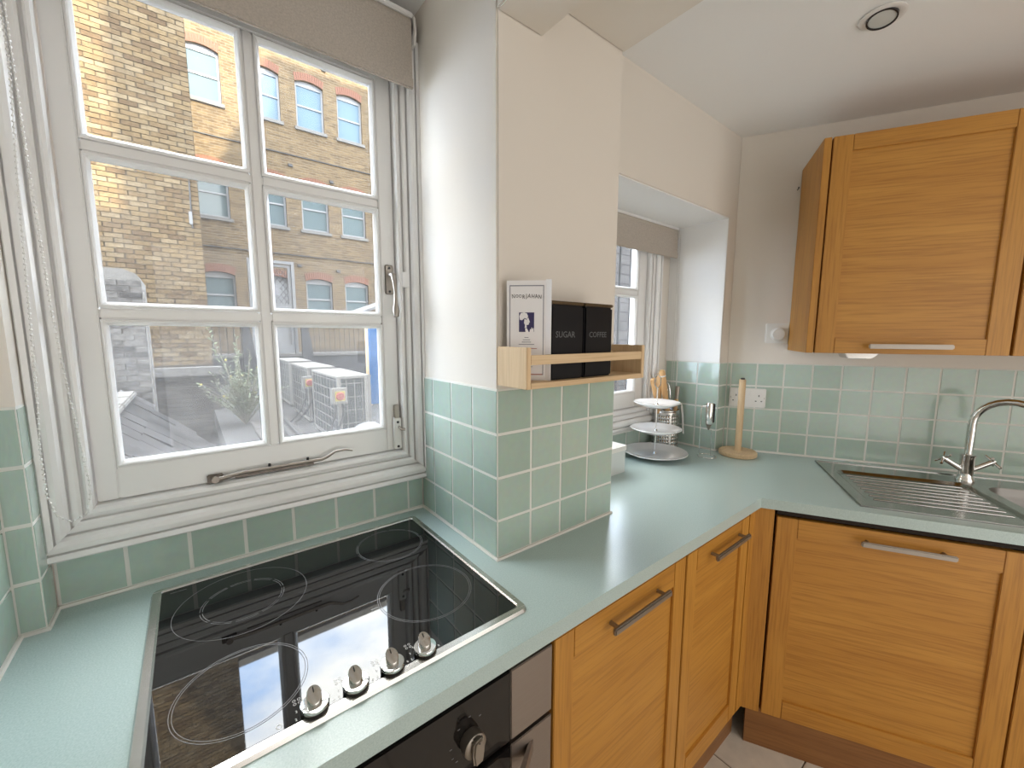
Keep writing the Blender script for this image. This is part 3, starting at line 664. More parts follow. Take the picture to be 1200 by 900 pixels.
# pipework beside them
for i, (dx, lb) in enumerate(((.0, 'black insulated pipe lying beside the air conditioning units, nearer run'), (.09, 'black insulated pipe beside the air conditioning units, closer to the grilles'))):
    tag(MB().tube([(.26+dx, 3.2, ZG+.066), (.28+dx, 4.4, ZG+.066), (.31+dx, 6.0, ZG+.066), (.34+dx, 7.4, ZG+.026)], .025, 8).build('insulated_pipe', 'iron', smooth=True), lb, 'pipe')
bag = MB()
for i in range(9):
    a = i/8*math.pi; bag.sphere((.70+.16*math.cos(a)*.6+.02*i, 3.25+.03*math.sin(i*2), ZG+.235), .09+.02*math.sin(i*1.7), 10, 6, (1.2, .8, .75))
bagbox = tag(MB().box(.58, 1.0, 3.05, 3.45, ZG, ZG+.15).build('crate', 'stone', bevel=.02), 'pale crate standing in front of the nearest air conditioning unit', 'crate')
tag(bag.build('polythene_sheet', 'polythene', smooth=True), 'crumpled white polythene sheet lying on the crate outside', 'sheet')
# blue hoarding, canopy
hb = thing('blue_hoarding', 'bright blue hoarding panel at the right of the yard', 'hoarding', (1.79, 6.0, ZG))
for i in range(3): MB().box(.62*i, .62*i+.612, 0, .04, .02, 1.46).build('panel', 'hoarding_blue', hb)
for i in range(4): MB().box(.62*i-.03, .62*i+.03, .04, .10, 0, 1.5).build('post', 'pine_z', hb)
cn = thing('canopy', 'white sloping canopy above the blue hoarding', 'canopy', (2.05, 7.0, ZG))
MB().add([(0, 0, 1.62), (1.8, 0, 2.3), (1.8, 1.2, 2.3), (0, 1.2, 1.62), (0, 0, 1.58), (1.8, 0, 2.2), (1.8, 1.2, 2.2), (0, 1.2, 1.58)],
         [(0, 1, 2, 3), (0, 4, 5, 1), (1, 5, 6, 2), (2, 6, 7, 3), (3, 7, 4, 0), (4, 7, 6, 5)]).build('sheet', 'sash_white', cn)
MB().box(.9, .96, .5, .56, 0, 1.9).build('post', 'iron', cn); MB().box(1.7, 1.76, .5, .56, 0, 2.2).build('post', 'pine_z', cn)
# straggly plant
plant = thing('wild_shrub', 'straggly pale green weed bush growing by the yard wall', 'plant', (-.02, 5.6, ZG))
mb = MB(); st_ = MB(); fl = MB()
rnd = random.Random(3)
for k in range(90):
    a = rnd.uniform(0, 6.28); l = rnd.uniform(.35, .95); lean = rnd.uniform(.15, .95)
    tip = Vector((math.cos(a)*l*lean*.75, math.sin(a)*l*lean*.6, l*(1.05-.6*lean)+.1)); mid = tip*.5 + Vector((0, 0, .10*l))
    st_.tube([(0, 0, 0), mid, tip], [.006, .004, .002], 4)
    for q in range(22):
        t = .25+.75*q/21; p = mid*2*t*(1-t)+tip*t*t if False else (Vector((0, 0, 0))*(1-t)**2+mid*2*t*(1-t)+tip*t*t)
        d = Vector((rnd.uniform(-1, 1), rnd.uniform(-1, 1), rnd.uniform(-.2, 1))).normalized(); e = d.cross(Vector((rnd.uniform(-1, 1), rnd.uniform(-1, 1), 1))).normalized()
        L_ = rnd.uniform(.03, .065); mb.add([p, p+d*L_*.5+e*L_*.13, p+d*L_, p+d*L_*.5-e*L_*.13], [(0, 1, 2, 3)])
    if k % 12 == 0: fl.sphere(tip, .014, 6, 4)
for i in range(3):
    tp = Vector((-.35+.32*i, .05*i, 1.35-.2*i)); st_.tube([(0, 0, 0), tp*.5+Vector((0, 0, .1)), tp], [.007, .004, .002], 4)
    for q in range(24): p = tp*(.5+.5*q/23); d = Vector((rnd.uniform(-1, 1), rnd.uniform(-1, 1), .4)).normalized()*.06; mb.add([p, p+d*.5+Vector((0, 0, .012)), p+d, p+d*.5-Vector((0, 0, .012))], [(0, 1, 2, 3)])
o = mb.build('leaves', 'foliage', plant); o['kind'] = 'stuff'; st_.build('stems', 'stem', plant); fl.build('flowers', 'flower_yellow', plant)
# wall seen through the second window
gw = tag(MB().box(1.9, 7.5, 3.4, 3.7, -1.5, 2.0).build('slate_hung_wall', 'pale_brick'), 'pale grey brick wall close outside the alcove window', 'wall')
gb = thing('window_bars', 'dark vertical security bars outside the alcove window', 'bars', (0, .62, .12))
for k in range(9): MB().tube([(.585+.094*k, 0, 0), (.585+.094*k, 0, .95)], .006, 8).build('bar', 'iron', gb)
for z in (.01, .94):
    MB().box(.44, 1.40, -.012, .012, z-.008, z+.008).build('cross_bar', 'iron', gb)
    for x in (.45, 1.39): MB().box(x-.012, x+.012, -.138, -.012, z-.008, z+.008).build('wall_bracket', 'iron', gb)
# unseen upper storeys of the house, steps shaped to cast the yard's shade
own = struct(empty('unseen_shading_storeys', (0, -3.0, 1.7)))
MB().box(-9, 2.0, -4.5, 3.0, 0, 4.2).build('shading_storey', 'facade_brick', own)
MB().box(2.0, 5.0, -4.5, 3.0, 0, 10.85).build('shading_storey', 'facade_brick', own)
MB().box(5.0, 14, -4.5, 3.0, 0, 14.5).build('shading_storey', 'facade_brick', own)

# ------------------------------------------------------------------ worktop
OFF = 0.6076
fe, be = FW(1.62, OFF), FW(1.62, .0)
cornf = FX + (-OFF - FRONT*math.sin(TH))/math.cos(TH)
sink_hole = [FW(.235, .085), FW(.235, .54), FW(1.08, .54), FW(1.08, .085)]
outline = [(-.80, FRONT), (cornf, FRONT), fe[:2], be[:2], (cornx, Y2), (XR-.006, Y2), (XR-.006, D1), (PW, D1), (PW, 0), (0, 0), (0, D1), (-.767, D1), (-.767, .315), (-.80, .315)]
wt = MB().prism(outline, -.033, 0, 'z', holes=[[tuple(p[:2]) for p in sink_hole]]).build('worktop', 'worktop_laminate')
tag(wt, 'pale sea-green worktop running under the windows and round to the sink', 'worktop')

# ------------------------------------------------------------------ hob
hx0, hx1, hy0, hy1 = -.629, -.052, -.176, .337
hob = thing('ceramic_hob', 'black glass ceramic hob with steel rim and four knobs', 'hob', ((hx0+hx1)/2, (hy0+hy1)/2, 0))
W2, H2 = (hx1-hx0)/2, (hy1-hy0)/2
def rrect(a, b, r, n=5):
    pts = []
    for cx, cy, t0 in ((a-r, b-r, 0), (-a+r, b-r, 90), (-a+r, -b+r, 180), (a-r, -b+r, 270)):
        for i in range(n+1): t = math.radians(t0+90*i/n); pts.append((cx+r*math.cos(t), cy+r*math.sin(t)))
    return pts
def frame_loft(loops, zs):
    n = len(loops[0]); mb = MB(); vs = [(x, y, z) for l, z in zip(loops, zs) for x, y in l]; fs = []
    for k in range(len(loops)-1):
        for i in range(n): j = (i+1) % n; fs.append((k*n+i, k*n+j, (k+1)*n+j, (k+1)*n+i))
    return mb.add(vs, fs)
frame_loft([rrect(W2, H2, .014), rrect(W2-.003, H2-.003, .012), rrect(W2-.014, H2-.014, .008), rrect(W2-.017, H2-.017, .005), rrect(W2-.017, H2-.017, .005)], [0.0003, .0060, .0070, .0045, .0008]).build('rim', 'steel', hob, smooth=True)
MB().prism(rrect(W2-.0165, H2-.0165, .005), .0006, .0040, 'z').build('glass', 'hob_glass', hob)
def zone(cx, cy, radii, dashed=()):
    cx -= (hx0+hx1)/2; cy -= (hy0+hy1)/2
    for r in radii: MB().ring((cx, cy), r-.00045, r+.00045, .00395, .00422, 72).build('ring', 'ring_print', hob)
    for r in dashed:
        mb = MB()
        for k in range(10): mb.ring((cx, cy), r-.00045, r+.00045, .00395, .00422, 8, 2*math.pi*k/10+.04, 2*math.pi*(k+1)/10-.05)
        mb.build('ring', 'ring_print', hob)
zone(-.483, .195, (.1115,), (.066, .070)); zone(-.172, .222, (.0755,), (.079,)); zone(-.186, -.002, (.0905, .094)); zone(-.505, -.045, (.083, .0865))
for k, x in enumerate((-.4295, -.373, -.3165, -.2605)):
    lx, ly = x-(hx0+hx1)/2, -.1515-(hy0+hy1)/2
    kn = MB().lathe([(.0165, .0042), (.0185, .006), (.0185, .0105)], 28, (lx, ly, 0)).build('knob', 'oven_black', hob, smooth=True)
    MB().lathe([(.0185, .0106), (.0190, .0135), (.0180, .0155), (.010, .0160)], 28, (lx, ly, 0)).build('knob_dish', 'chrome', kn, smooth=True)
    g = MB().lathe([(.0098, .014), (.0100, .020), (.0098, .028), (.0090, .0288)], 20)
    for i, p in enumerate(g.v):
        zz = p[2]+(.006*(p[1]/.0095) if p[2] > .024 else 0); g.v[i] = (p[0]+lx, p[1]*1.15+ly+.001, zz-.002)
    g.build('knob_grip', 'steel', kn, smooth=True)
    MB().tube([(lx, ly+.003, .0287), (lx, ly+.009, .0324)], .0006, 5).build('pointer', 'slot_dark', kn)
    for q in range(9):
        a = math.radians(215-q*31.25); tm = text_mesh(str(q+1), .0062, 'white_print')
        link('dial_number', tm, hob, Matrix.Translation((lx+.0245*math.cos(a), ly+.0245*math.sin(a), .0042)))
    mb = MB()
    for a, b in ((-1, -1), (1, -1), (-1, 1), (1, 1)): mb.ring((lx-.018+a*.0032, ly+.029+b*.0032), .0016, .0022, .004, .0042, 12)
    mb.build('zone_symbol', 'white_print', hob)
MB().ring((-.474-(hx0+hx1)/2, -.150-(hy0+hy1)/2), .0028, .0036, .004, .0042, 16).build('indicator_lamp', 'white_print', hob)
MB().box(-.258, -.232, .226, .2275, .004, .0042).build('maker_mark', 'ring_print', hob)
MB().box(.045, .060, .045-.12, .0475-.12, .004, .0042).build('rating_mark', 'ring_print', hob)

# ------------------------------------------------------------------ oven and base cabinets
FY = -.215; ZT, ZB = -.056, -.78
def bar_handle(parent, x0, x1, z, y, r=.0075):
    h = MB().box(x0, x1, y-.030, y-.020, z-.008, z+.008).build('handle', 'nickel', parent, bevel=.003)
    for x in (x0+.02, x1-.02): MB().tube([(x, y-.021, z), (x, y, z)], .005, 8).build('handle_post', 'nickel', h)
    return h
def shaker(parent, x0, x1, z0, z1, y, handle_z=None, hx=None, st=.055, panel_axis='x', rl=.066):
    """door with front face at y, 20 mm thick"""
    d = MB().box(x0+st-.012, x1-st+.012, y+.0075, y+.016, z0+rl-.012, z1-rl+.012).build('door', 'oak_'+panel_axis, parent)
    for a, b in ((x0, x0+st), (x1-st, x1)): MB().box(a, b, y, y+.02, z0, z1).build('stile', 'oak_z', d, bevel=.0015)
    for a, b in ((z0, z0+rl), (z1-rl, z1)): MB().box(x0+st+.0004, x1-st-.0004, y, y+.02, a, b).build('rail', 'oak_x', d, bevel=.0015)
    if hx: bar_handle(d, hx[0], hx[1], handle_z, y)
    return d
def carcass(parent, x0, x1, y0, y1, z0, z1, th=.018, mat='oak_z'):
    MB().box(x0, x0+th, y0, y1, z0, z1).build('side_panel', mat, parent); MB().box(x1-th, x1, y0, y1, z0, z1).build('side_panel', mat, parent)
    MB().box(x0+th, x1-th, y0, y1, z0, z0+th).build('bottom_panel', 'oak_x', parent); MB().box(x0+th, x1-th, y0, y1, z1-th, z1).build('top_panel', 'oak_x', parent)
    MB().box(x0+th, x1-th, y1-.008, y1, z0+th, z1-th).build('back_panel', 'oak_x', parent)
ov = thing('built_in_oven', 'black glass built-in oven with steel sides under the hob', 'oven', (-.327, 0, ZB))
def oz(z): return z-ZB
ox0, ox1 = -.298, .300
MB().box(ox0, ox1, FY+.021, .30, oz(ZB), oz(-.0345-.008)).build('body', 'shadow_gap', ov)
MB().box(ox0+.098, ox1-.102, FY, FY+.02, oz(-.199), oz(-.061)).build('control_panel', 'oven_black', ov, bevel=.0015)
for a, b in ((ox0, ox0+.0965), (ox1-.1005, ox1)):
    MB().box(a, b, FY, FY+.02, oz(-.199), oz(-.061)).build('steel_panel', 'oven_steel', ov, bevel=.0015)
dr_ = MB().box(ox0+.098, ox1-.102, FY, FY+.02, oz(ZB), oz(-.209)).build('door', 'oven_black', ov, bevel=.0015)
for a, b in ((ox0, ox0+.0965), (ox1-.1005, ox1)): MB().box(a, b, FY, FY+.02, oz(ZB), oz(-.209)).build('door_steel_side', 'oven_steel', dr_, bevel=.0015)
hdl = MB()
pr = [(-.258, FY), (-.196, -.252), (.198, -.252), (.253, FY), (.241, FY), (.193, -.244), (-.191, -.244), (-.246, FY)]
hdl.prism(pr, oz(-.258), oz(-.233), 'z'); hdl.build('door_handle', 'oven_steel', dr_)
for x in (.112, -.112):
    k = MB().lathe([(.019, 0), (.021, .006), (.0205, .018), (.018, .020)], 24); k.xf(Matrix.Translation((x, FY, oz(-.134))) @ RX90)
    kb = k.build('control_knob', 'nickel', ov, smooth=True)
    gp = MB().prism([(-.0085, -.024), (.0085, -.021), (.0115, .0), (.0085, .022), (-.0085, .019), (-.0115, -.002)], FY-.030, FY-.019, 'y'); gp.xf(Matrix.Translation((x, 0, oz(-.134)))); gp.build('knob_grip', 'nickel', kb, bevel=.003)
    MB().tube([(x+.0, FY-.0298, oz(-.118)), (x+.0, FY-.0306, oz(-.118))], .0014, 8).build('knob_dot', 'slot_dark', kb)
    for q, a in enumerate((90, 55, 125, 175, 205, 225)):
        a = math.radians(a); r = .036 if q != 0 else .040
        MB().box(x+r*math.cos(a)-.002, x+r*math.cos(a)+.002, FY-.0006, FY, oz(-.134)+r*math.sin(a)-.0008, oz(-.134)+r*math.sin(a)+.0008).build('dial_mark', 'ring_print', kb)
# cabinets under the pillar and alcove
ca = thing('base_cabinet', 'oak base cabinet beside the oven with a long steel bar handle', 'cabinet', (0, 0, ZB), group='oak base cabinets')
carcass(ca, -.0215, .468, FY+.0215, .33, 0, -ZB-.036)
shaker(ca, -.0205, .467, 0, ZT-ZB, FY, -.0985-ZB, (.130, .352))
cb = thing('base_cabinet', 'narrow oak base cabinet tucked into the corner next to the sink run', 'cabinet', (0, 0, ZB), group='oak base cabinets')
carcass(cb, .473, .868, FY+.0215, .33, 0, -ZB-.036)
shaker(cb, .474, .867, 0, ZT-ZB, FY, -.0985-ZB, (.592, .812))
DOFF = OFF-.018
cpx = FX + (-DOFF - FY*math.sin(TH))/math.cos(TH)
cp = tag(MB().prism([(.872, FY), (cpx, FY), tuple(FW(-.020, DOFF)[:2]), tuple(FW(-.020, DOFF-.02)[:2]), (cpx+.012, FY+.02), (.872, FY+.02)], ZB, -.036, 'z').build('corner_post', 'oak_z'),
         'narrow oak filler post in the inner corner of the base cabinets', 'panel')
cd = thing('base_cabinet', 'wide oak cabinet below the draining board with a steel bar handle', 'cabinet', (FX, 0, ZB), FROT, group='oak base cabinets')
carcass(cd, -.012, .585, -DOFF+.0215, -.07, 0, -ZB-.16)
shaker(cd, -.012, .585, 0, -.062-ZB, -DOFF, -.098-ZB, (.203, .420), st=.058)
ce = thing('base_cabinet', 'oak cabinet below the sink bowl at the right edge of the picture', 'cabinet', (FX, 0, ZB), FROT, group='oak base cabinets')
carcass(ce, .590, 1.187, -DOFF+.0215, -.07, 0, -ZB-.25)
shaker(ce, .590, 1.187, 0, -.062-ZB, -DOFF, -.098-ZB, (.78, 1.0), st=.058)
MB().box(-.012, 1.6, -DOFF+.004, -DOFF+.02, -.054-ZB, -.034-ZB).build('painted_shadow_strip', 'shadow_gap', cd)  # dark strip painted in for the shade under the worktop
MB().box(-.02, .868, FY+.006, FY+.02, -.054-ZB, -.034-ZB).build('painted_shadow_strip', 'shadow_gap', ca)
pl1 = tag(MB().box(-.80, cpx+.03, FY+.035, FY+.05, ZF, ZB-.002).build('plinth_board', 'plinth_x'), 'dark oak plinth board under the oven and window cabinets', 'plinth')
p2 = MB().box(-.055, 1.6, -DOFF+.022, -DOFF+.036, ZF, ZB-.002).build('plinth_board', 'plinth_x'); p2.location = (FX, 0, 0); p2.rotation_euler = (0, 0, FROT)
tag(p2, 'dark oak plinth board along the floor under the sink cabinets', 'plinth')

# ------------------------------------------------------------------ sink and tap
sk = thing('steel_sink', 'stainless steel inset sink with ribbed drainer and bowl', 'sink', (FX, 0, 0), FROT)
def L(s, off): return (s, -off)
s0, s1, o0, o1 = .208, 1.10, .060, .562
plate_out = [L(s0, o0), L(s0, o1), L(s1, o1), L(s1, o0)]
bowl_c = ((.665+1.03)/2, -(.175+.475)/2); bw, bh = (1.03-.665)/2, (.475-.175)/2
bowl_loop = [(bowl_c[0]+x, bowl_c[1]+y) for x, y in rrect(bw, bh, .06, 6)]
dr_c = ((.245+.63)/2, -(.165+.515)/2); dw, dh_ = (.63-.245)/2, (.515-.165)/2
dr_loop = [(dr_c[0]+x, dr_c[1]+y) for x, y in rrect(dw, dh_, .035, 5)]
MB().prism(plate_out, .0004, .003, 'z', holes=[bowl_loop, dr_loop]).build('deck', 'sink_steel', sk)
fr_ = [L(s0, o0), L(s0, o1), L(s1, o1), L(s1, o0)]
MB().prism(fr_, .0004, .0055, 'z', holes=[[L(s0+.008, o0+.008), L(s0+.008, o1-.008), L(s1-.008, o1-.008), L(s1-.008, o0+.008)]]).build('raised_edge', 'sink_steel', sk, bevel=.0018)
frame_loft([dr_loop, [(dr_c[0]+x, dr_c[1]+y) for x, y in rrect(dw-.012, dh_-.012, .03, 5)]], [.003, -.006]).build('drainer_slope', 'sink_steel', sk, smooth=True)
MB().prism([(dr_c[0]+x, dr_c[1]+y) for x, y in rrect(dw-.011, dh_-.011, .03, 5)], -.008, -.006, 'z').build('drainer', 'sink_steel', sk)
rib = MB()
rm = MB().tube([(-.165, 0, 0), (-.16, 0, .001), (.16, 0, .001), (.165, 0, 0)], .0028, 8).mesh('drainer_rib', 'sink_steel', smooth=True)
for i in range(8): link('drainer_rib', rm, sk, Matrix.Translation((dr_c[0]+.003, -.205-.036*i, -.0065)))
def bl_(k, r): return [(bowl_c[0]+x, bowl_c[1]+y) for x, y in rrect(bw-k, bh-k, r, 6)]
b_ = frame_loft([bl_(0, .06), bl_(.004, .058), bl_(.010, .055), bl_(.022, .05), bl_(.05, .04)], [.003, -.004, -.13, -.155, -.16])
n_ = len(bl_(0, .06)); b_.f.append(tuple(range(4*n_, 5*n_))); b_.build('bowl', 'dimmed_bowl_steel', sk, smooth=True)
MB().lathe([(.042, -.159), (.042, -.157), (.030, -.1575), (.012, -.1585)], 24, (bowl_c[0], bowl_c[1], 0)).build('waste', 'chrome', sk, smooth=True)

TS, TO = .648, .125
tap = thing('mixer_tap', 'chrome swan-neck mixer tap with two cross handles', 'tap', tuple(FW(TS, TO, .003)), FROT)
MB().lathe([(.026, 0), (.026, .005), (.022, .012), (.0195, .022), (.0195, .088), (.021, .090), (.021, .098), (.0155, .100)], 28).build('body', 'chrome', tap, smooth=True)
sp = [(0, 0, .098), (0, 0, .15), (0, 0, .212)]
dirx, diry = .80, -.60; RR = .085
for i in range(1, 15): a = math.pi*i/13.0; sp.append(((RR-RR*math.cos(a))*dirx, (RR-RR*math.cos(a))*diry, .212+RR*math.sin(a)*1.05))
sp.append((2*RR*dirx, 2*RR*diry, .185))
MB().tube(sp, .0115, 16).build('spout', 'chrome', tap, smooth=True)
MB().tube([sp[-1], (2*RR*dirx, 2*RR*diry, .172)], .0128, 16).build('aerator', 'chrome', tap, smooth=True)
for s in (-1, 1):
    A = Vector((s*.015, 0, .042)); B = Vector((s*.062, 0, .074)); d = (B-A).normalized()
    v = MB().tube([A, B], .0095, 14).build('valve', 'chrome', tap, smooth=True)
    u = Vector((0, 1, 0)); q = d.cross(u).normalized(); c = B + d*.006
    MB().tube([B, B+d*.012], .0085, 12).build('handle_hub', 'chrome', v, smooth=True)
    for t, e in ((u*.7+q*.7, 'a'), (u*.7-q*.7, 'b')): MB().tube([c-t.normalized()*.029, c+t.normalized()*.029], .0045, 10).build('cross_bar', 'chrome', v, smooth=True)

# ------------------------------------------------------------------ wall cabinets
UZ0, UZ1, UO = .466, 1.207, .30
def wall_unit(s0, s1, label, hx, end):
    t = thing('wall_cabinet', label, 'cabinet', (FX, 0, UZ0), FROT, group='oak wall cabinets')
    H = UZ1-UZ0
    if end: MB().box(s0-.023, s0-.001, -UO, -.001, 0, H).build('end_panel', 'oak_z', t, bevel=.0012)
    carcass(t, s0, s1, -UO+.022, -.004, .002, H-.002, mat='oak_z')
    shaker(t, s0+.004, s1-.002, 0, H, -UO+.001, .026, hx, st=.056, rl=.052)
    return t
wall_unit(.113, .628, 'oak wall cabinet with end panel and steel handle, beside the dimmer switch', (.264, .483), True)
wall_unit(.630, 1.145, 'second oak wall cabinet, cut off by the right edge of the picture', (.78, 1.0), False)
hk = tag(MB().tube([(0, .0, 0), (0, -.018, .0), (0, -.020, .006)], .0025, 6).build('cup_hook', 'dark_metal'), 'tiny dark hook in the wall left of the wall cabinet', 'hook')
hk.location = FW(.078, .004, 1.13); hk.rotation_euler = (0, 0, FROT)
ul = thing('cabinet_light', 'chrome triangular light fixed under the wall cabinet', 'light', tuple(FW(.305, .10, UZ0)), FROT)
MB().prism([(-.055, 0), (.055, 0), (.030, -.024), (-.045, -.024)], -.045, .045, 'y').build('housing', 'steel', ul, bevel=.002)
MB().lathe([(.026, -.0245), (.026, -.027), (.022, -.0275)], 20).build('lens', 'lens_grey', ul, smooth=True)

# ------------------------------------------------------------------ sockets, dimmer, downlight
so = thing('double_socket', 'white double wall socket on the tiles behind the kitchen roll pole', 'socket', tuple(FW(-.050, 0.0, .2485)), FROT)
MB().box(-.073, .073, -.009, 0, -.043, .043).build('face_plate', 'white_plastic', so, bevel=.003)
for x in (-.014, .014): MB().box(x-.005, x+.005, -.0125, -.008, .010, .030).build('rocker_switch', 'white_plastic', so, bevel=.0015)
for x in (-.045, .045):
    MB().box(x-.002, x+.002, -.0096, -.0088, .006, .014).build('pin_slot', 'slot_dark', so)
    for d in (-.011, .011): MB().box(x+d-.0032, x+d+.0032, -.0096, -.0088, -.016, -.012).build('pin_slot', 'slot_dark', so)
for x in (-.066, .066): MB().tube([(x, -.0088, 0), (x, -.0098, 0)], .002, 8).build('screw', 'nickel', so)
dm = thing('dimmer_switch', 'white round-knob dimmer switch on the wall beside the wall cabinet', 'switch', tuple(FW(.046, -.004, .538)), FROT)
MB().box(-.043, .043, -.010, 0, -.043, .043).build('face_plate', 'white_plastic', dm, bevel=.003)
k = MB().lathe([(.029, 0), (.029, .004), (.025, .006), (.024, .016), (.022, .018)], 32); k.xf(Matrix.Translation((.004, -.0095, -.004)) @ RX90); k.build('knob', 'white_plastic', dm, smooth=True)
dl = thing('ceiling_downlight', 'small recessed round downlight in the ceiling', 'light', (.980, -.402, ZC))
MB().lathe([(.050, -.001), (.050, -.004), (.044, -.006), (.033, -.004)], 36, cap=False).build('bezel', 'gloss_white', dl, smooth=True)
g = MB().ring((0, 0), .0295, .033, -.012, -.002, 32); g.xf(Matrix.Rotation(math.radians(10), 4, 'Y')); g.build('gimbal_ring', 'dark_metal', dl)
g = MB().lathe([(.0298, -.009), (.020, -.0105), (.001, -.011)], 28); g.xf(Matrix.Rotation(math.radians(10), 4, 'Y')); g.build('lens', 'lens_grey', dl, smooth=True)

# ------------------------------------------------------------------ roller blinds
def beads(pts, r, step):
    mb = MB(); pts = [Vector(p) for p in pts]; acc = 0
    for a, b in zip(pts[:-1], pts[1:]):
        d = b-a; Ln = d.length; t = acc
        while t < Ln: mb.sphere(a+d*(t/Ln), r, 6, 4); t += step
        acc = t-Ln
    mb.tube(pts, r*.3, 4)
    return mb
b1 = thing('roller_blind', 'large taupe roller blind rolled up above the hob window', 'blind', (0, .335, 0), group='taupe roller blinds')
MB().box(-.755, -.026, -.0012, .0012, 1.190, 1.315).build('fabric', 'blind_fabric', b1)
MB().box(-.755, -.024, -.005, .005, 1.163, 1.191).build('hem_bar', 'blind_fabric', b1, bevel=.003)
m_ = MB().lathe([(.026, 0), (.026, .729)], 24); m_.xf(Matrix.Translation((-.755, .024, 1.318)) @ Matrix.Rotation(math.radians(90), 4, 'Y')); m_.build('roller', 'blind_fabric', b1, smooth=True)
MB().box(-.762, -.022, -.004, .012, 1.334, 1.346).build('head_strip', 'gloss_white', b1, bevel=.002)
for x in (-.764, -.018):
    br_ = MB().prism([(-.004, 1.27), (.050, 1.27), (.050, 1.352), (.010, 1.352), (-.006, 1.335), (-.010, 1.30)], x-.003, x+.003, 'x').build('bracket', 'white_plastic', b1, bevel=.0015)
    k = MB().lathe([(.020, 0), (.020, .006)], 20); k.xf(Matrix.Translation((x-.003, .018, 1.312)) @ Matrix.Rotation(math.radians(90), 4, 'Y')); k.build('end_cap', 'white_plastic', br_)
cy_ = -.035
chain = [(-.722, cy_, 1.30), (-.7215, cy_, 1.05), (-.7195, cy_, .95), (-.728, cy_, .75), (-.738, cy_, .44), (-.7435, cy_, .33), (-.743, cy_, .25), (-.735, cy_, .212), (-.7174, cy_, .195), (-.700, cy_, .205), (-.6915, cy_, .235), (-.6905, cy_, .265), (-.7022, cy_, .43), (-.709, cy_, .56), (-.7135, cy_, .78), (-.7165, cy_, 1.03), (-.7175, cy_, 1.30)]
beads(chain, .0021, .0088).build('bead_chain', 'bead_plastic', b1)
b2 = thing('roller_blind', 'small taupe roller blind in the alcove window recess', 'blind', (0, .345, 0), group='taupe roller blinds')
MB().box(.45, 1.310, -.0012, .0012, .915, 1.012).build('fabric', 'blind_fabric', b2)
MB().box(.45, 1.312, -.005, .005, .889, .916).build('hem_bar', 'blind_fabric', b2, bevel=.003)
m_ = MB().lathe([(.018, 0), (.018, .86)], 20); m_.xf(Matrix.Translation((.45, .016, 1.010)) @ Matrix.Rotation(math.radians(90), 4, 'Y')); m_.build('roller', 'blind_fabric', b2, smooth=True)
MB().box(.44, 1.316, -.006, .03, 1.019, 1.029).build('head_strip', 'gloss_white', b2, bevel=.002)
MB().box(1.311, 1.316, -.006, .034, .985, 1.019).build('bracket', 'white_plastic', b2)
beads([(1.318, .0, 1.0), (1.318, .0, .18), (1.316, -.004, .165), (1.318, -.010, .18), (1.318, -.010, 1.0)], .002, .009).build('bead_chain', 'bead_plastic', b2)

# ------------------------------------------------------------------ spice shelf and what stands on it
sh = thing('spice_shelf', 'small pale pine spice shelf fixed on the pillar above the tiles', 'shelf', (0, 0, .4165))
SW = .409; SD = .101; SHH = .086
for x in (.0005, SW-.0125): MB().box(x, x+.012, -SD, -.001, 0, SHH).build('side_panel', 'pine_z', sh, bevel=.001)
MB().box(.0128, SW-.0128, -SD, -.001, 0, .012).build('bottom_board', 'pine_x', sh, bevel=.001)
MB().box(.0128, SW-.0128, -SD+.001, -SD+.010, .050, .070).build('front_rail', 'pine_x', sh, bevel=.001)
MB().box(.0128, SW-.0128, -.009, -.001, .050, .070).build('back_rail', 'pine_x', sh, bevel=.001)
SHT = .4165+.0121
for i, (x0, wdt, word) in enumerate(((.0845, .1045, 'SUGAR'), (.1925, .1020, 'COFFEE'))):
    t = thing('storage_tin', 'square black tin lettered %s on the pine shelf' % word, 'tin', (x0+wdt/2, -.044, SHT), group='black storage tins')
    MB().box(-wdt/2, wdt/2, -.039, .034, 0, .166).build('body', 'black_tin', t, bevel=.004)
    MB().box(-wdt/2-.0005, wdt/2+.0005, -.0395, .0345, .1665, .1735).build('lid', 'tin_lid', t, bevel=.002)
    tm = text_mesh(word, .0195 if i == 0 else .0185, 'tin_letter', ext=.0002)
    link('lettering', tm, t, Matrix.Translation((-.004 if i else -.008, -.0393, .100)) @ RX90 @ Matrix.Diagonal((1, 1, 1, 1)))
lfm = thing('menu_leaflet', 'white folded restaurant leaflet with a portrait, standing beside the tins', 'leaflet', (.0475, -.043, SHT), math.atan2(-.058, .062))
HW, LH = .0425, .216
MB().box(-HW, HW, 0, .0012, 0, LH).build('front_page', 'paper', lfm)
MB().prism([(HW, 0), (HW+.0115, -.0045), (HW+.012, -.0034), (HW+.0008, .0012)], 0, LH+.002, 'z').build('folded_page', 'paper', lfm)
yy = -.0003
ix0, ix1, iz0, iz1 = -HW+.0060, HW-.0045, .012, LH-.010
MB().prism(rect(ix0, ix1, iz0, iz1), yy, 0, 'y', holes=[rect(ix0+.0018, ix1-.0018, iz0+.0022, iz1-.0022)]).build('printed_border', 'ink_grey', lfm)
cxm = (ix0+ix1)/2
xw = [0, 1.05, 2.0, 3.0, 3.85, 4.65, 5.75, 6.75, 7.75]; rj = random.Random(5)
ttl = empty('title'); ttl.parent = lfm
for ch, q in zip('NOORJAHAN', xw):
    tm = text_mesh(ch, .0108 if ch not in 'O' else .0088, 'ink_black', ext=.0001)
    link('letter', tm, ttl, Matrix.Translation((cxm+(q-3.9)*.0074, yy, LH-.034+rj.uniform(-.0012, .0012))) @ RX90 @ Matrix.Rotation(rj.uniform(-.16, .16), 4, 'Z') @ Matrix.Diagonal((.9, 1.15, 1, 1)))
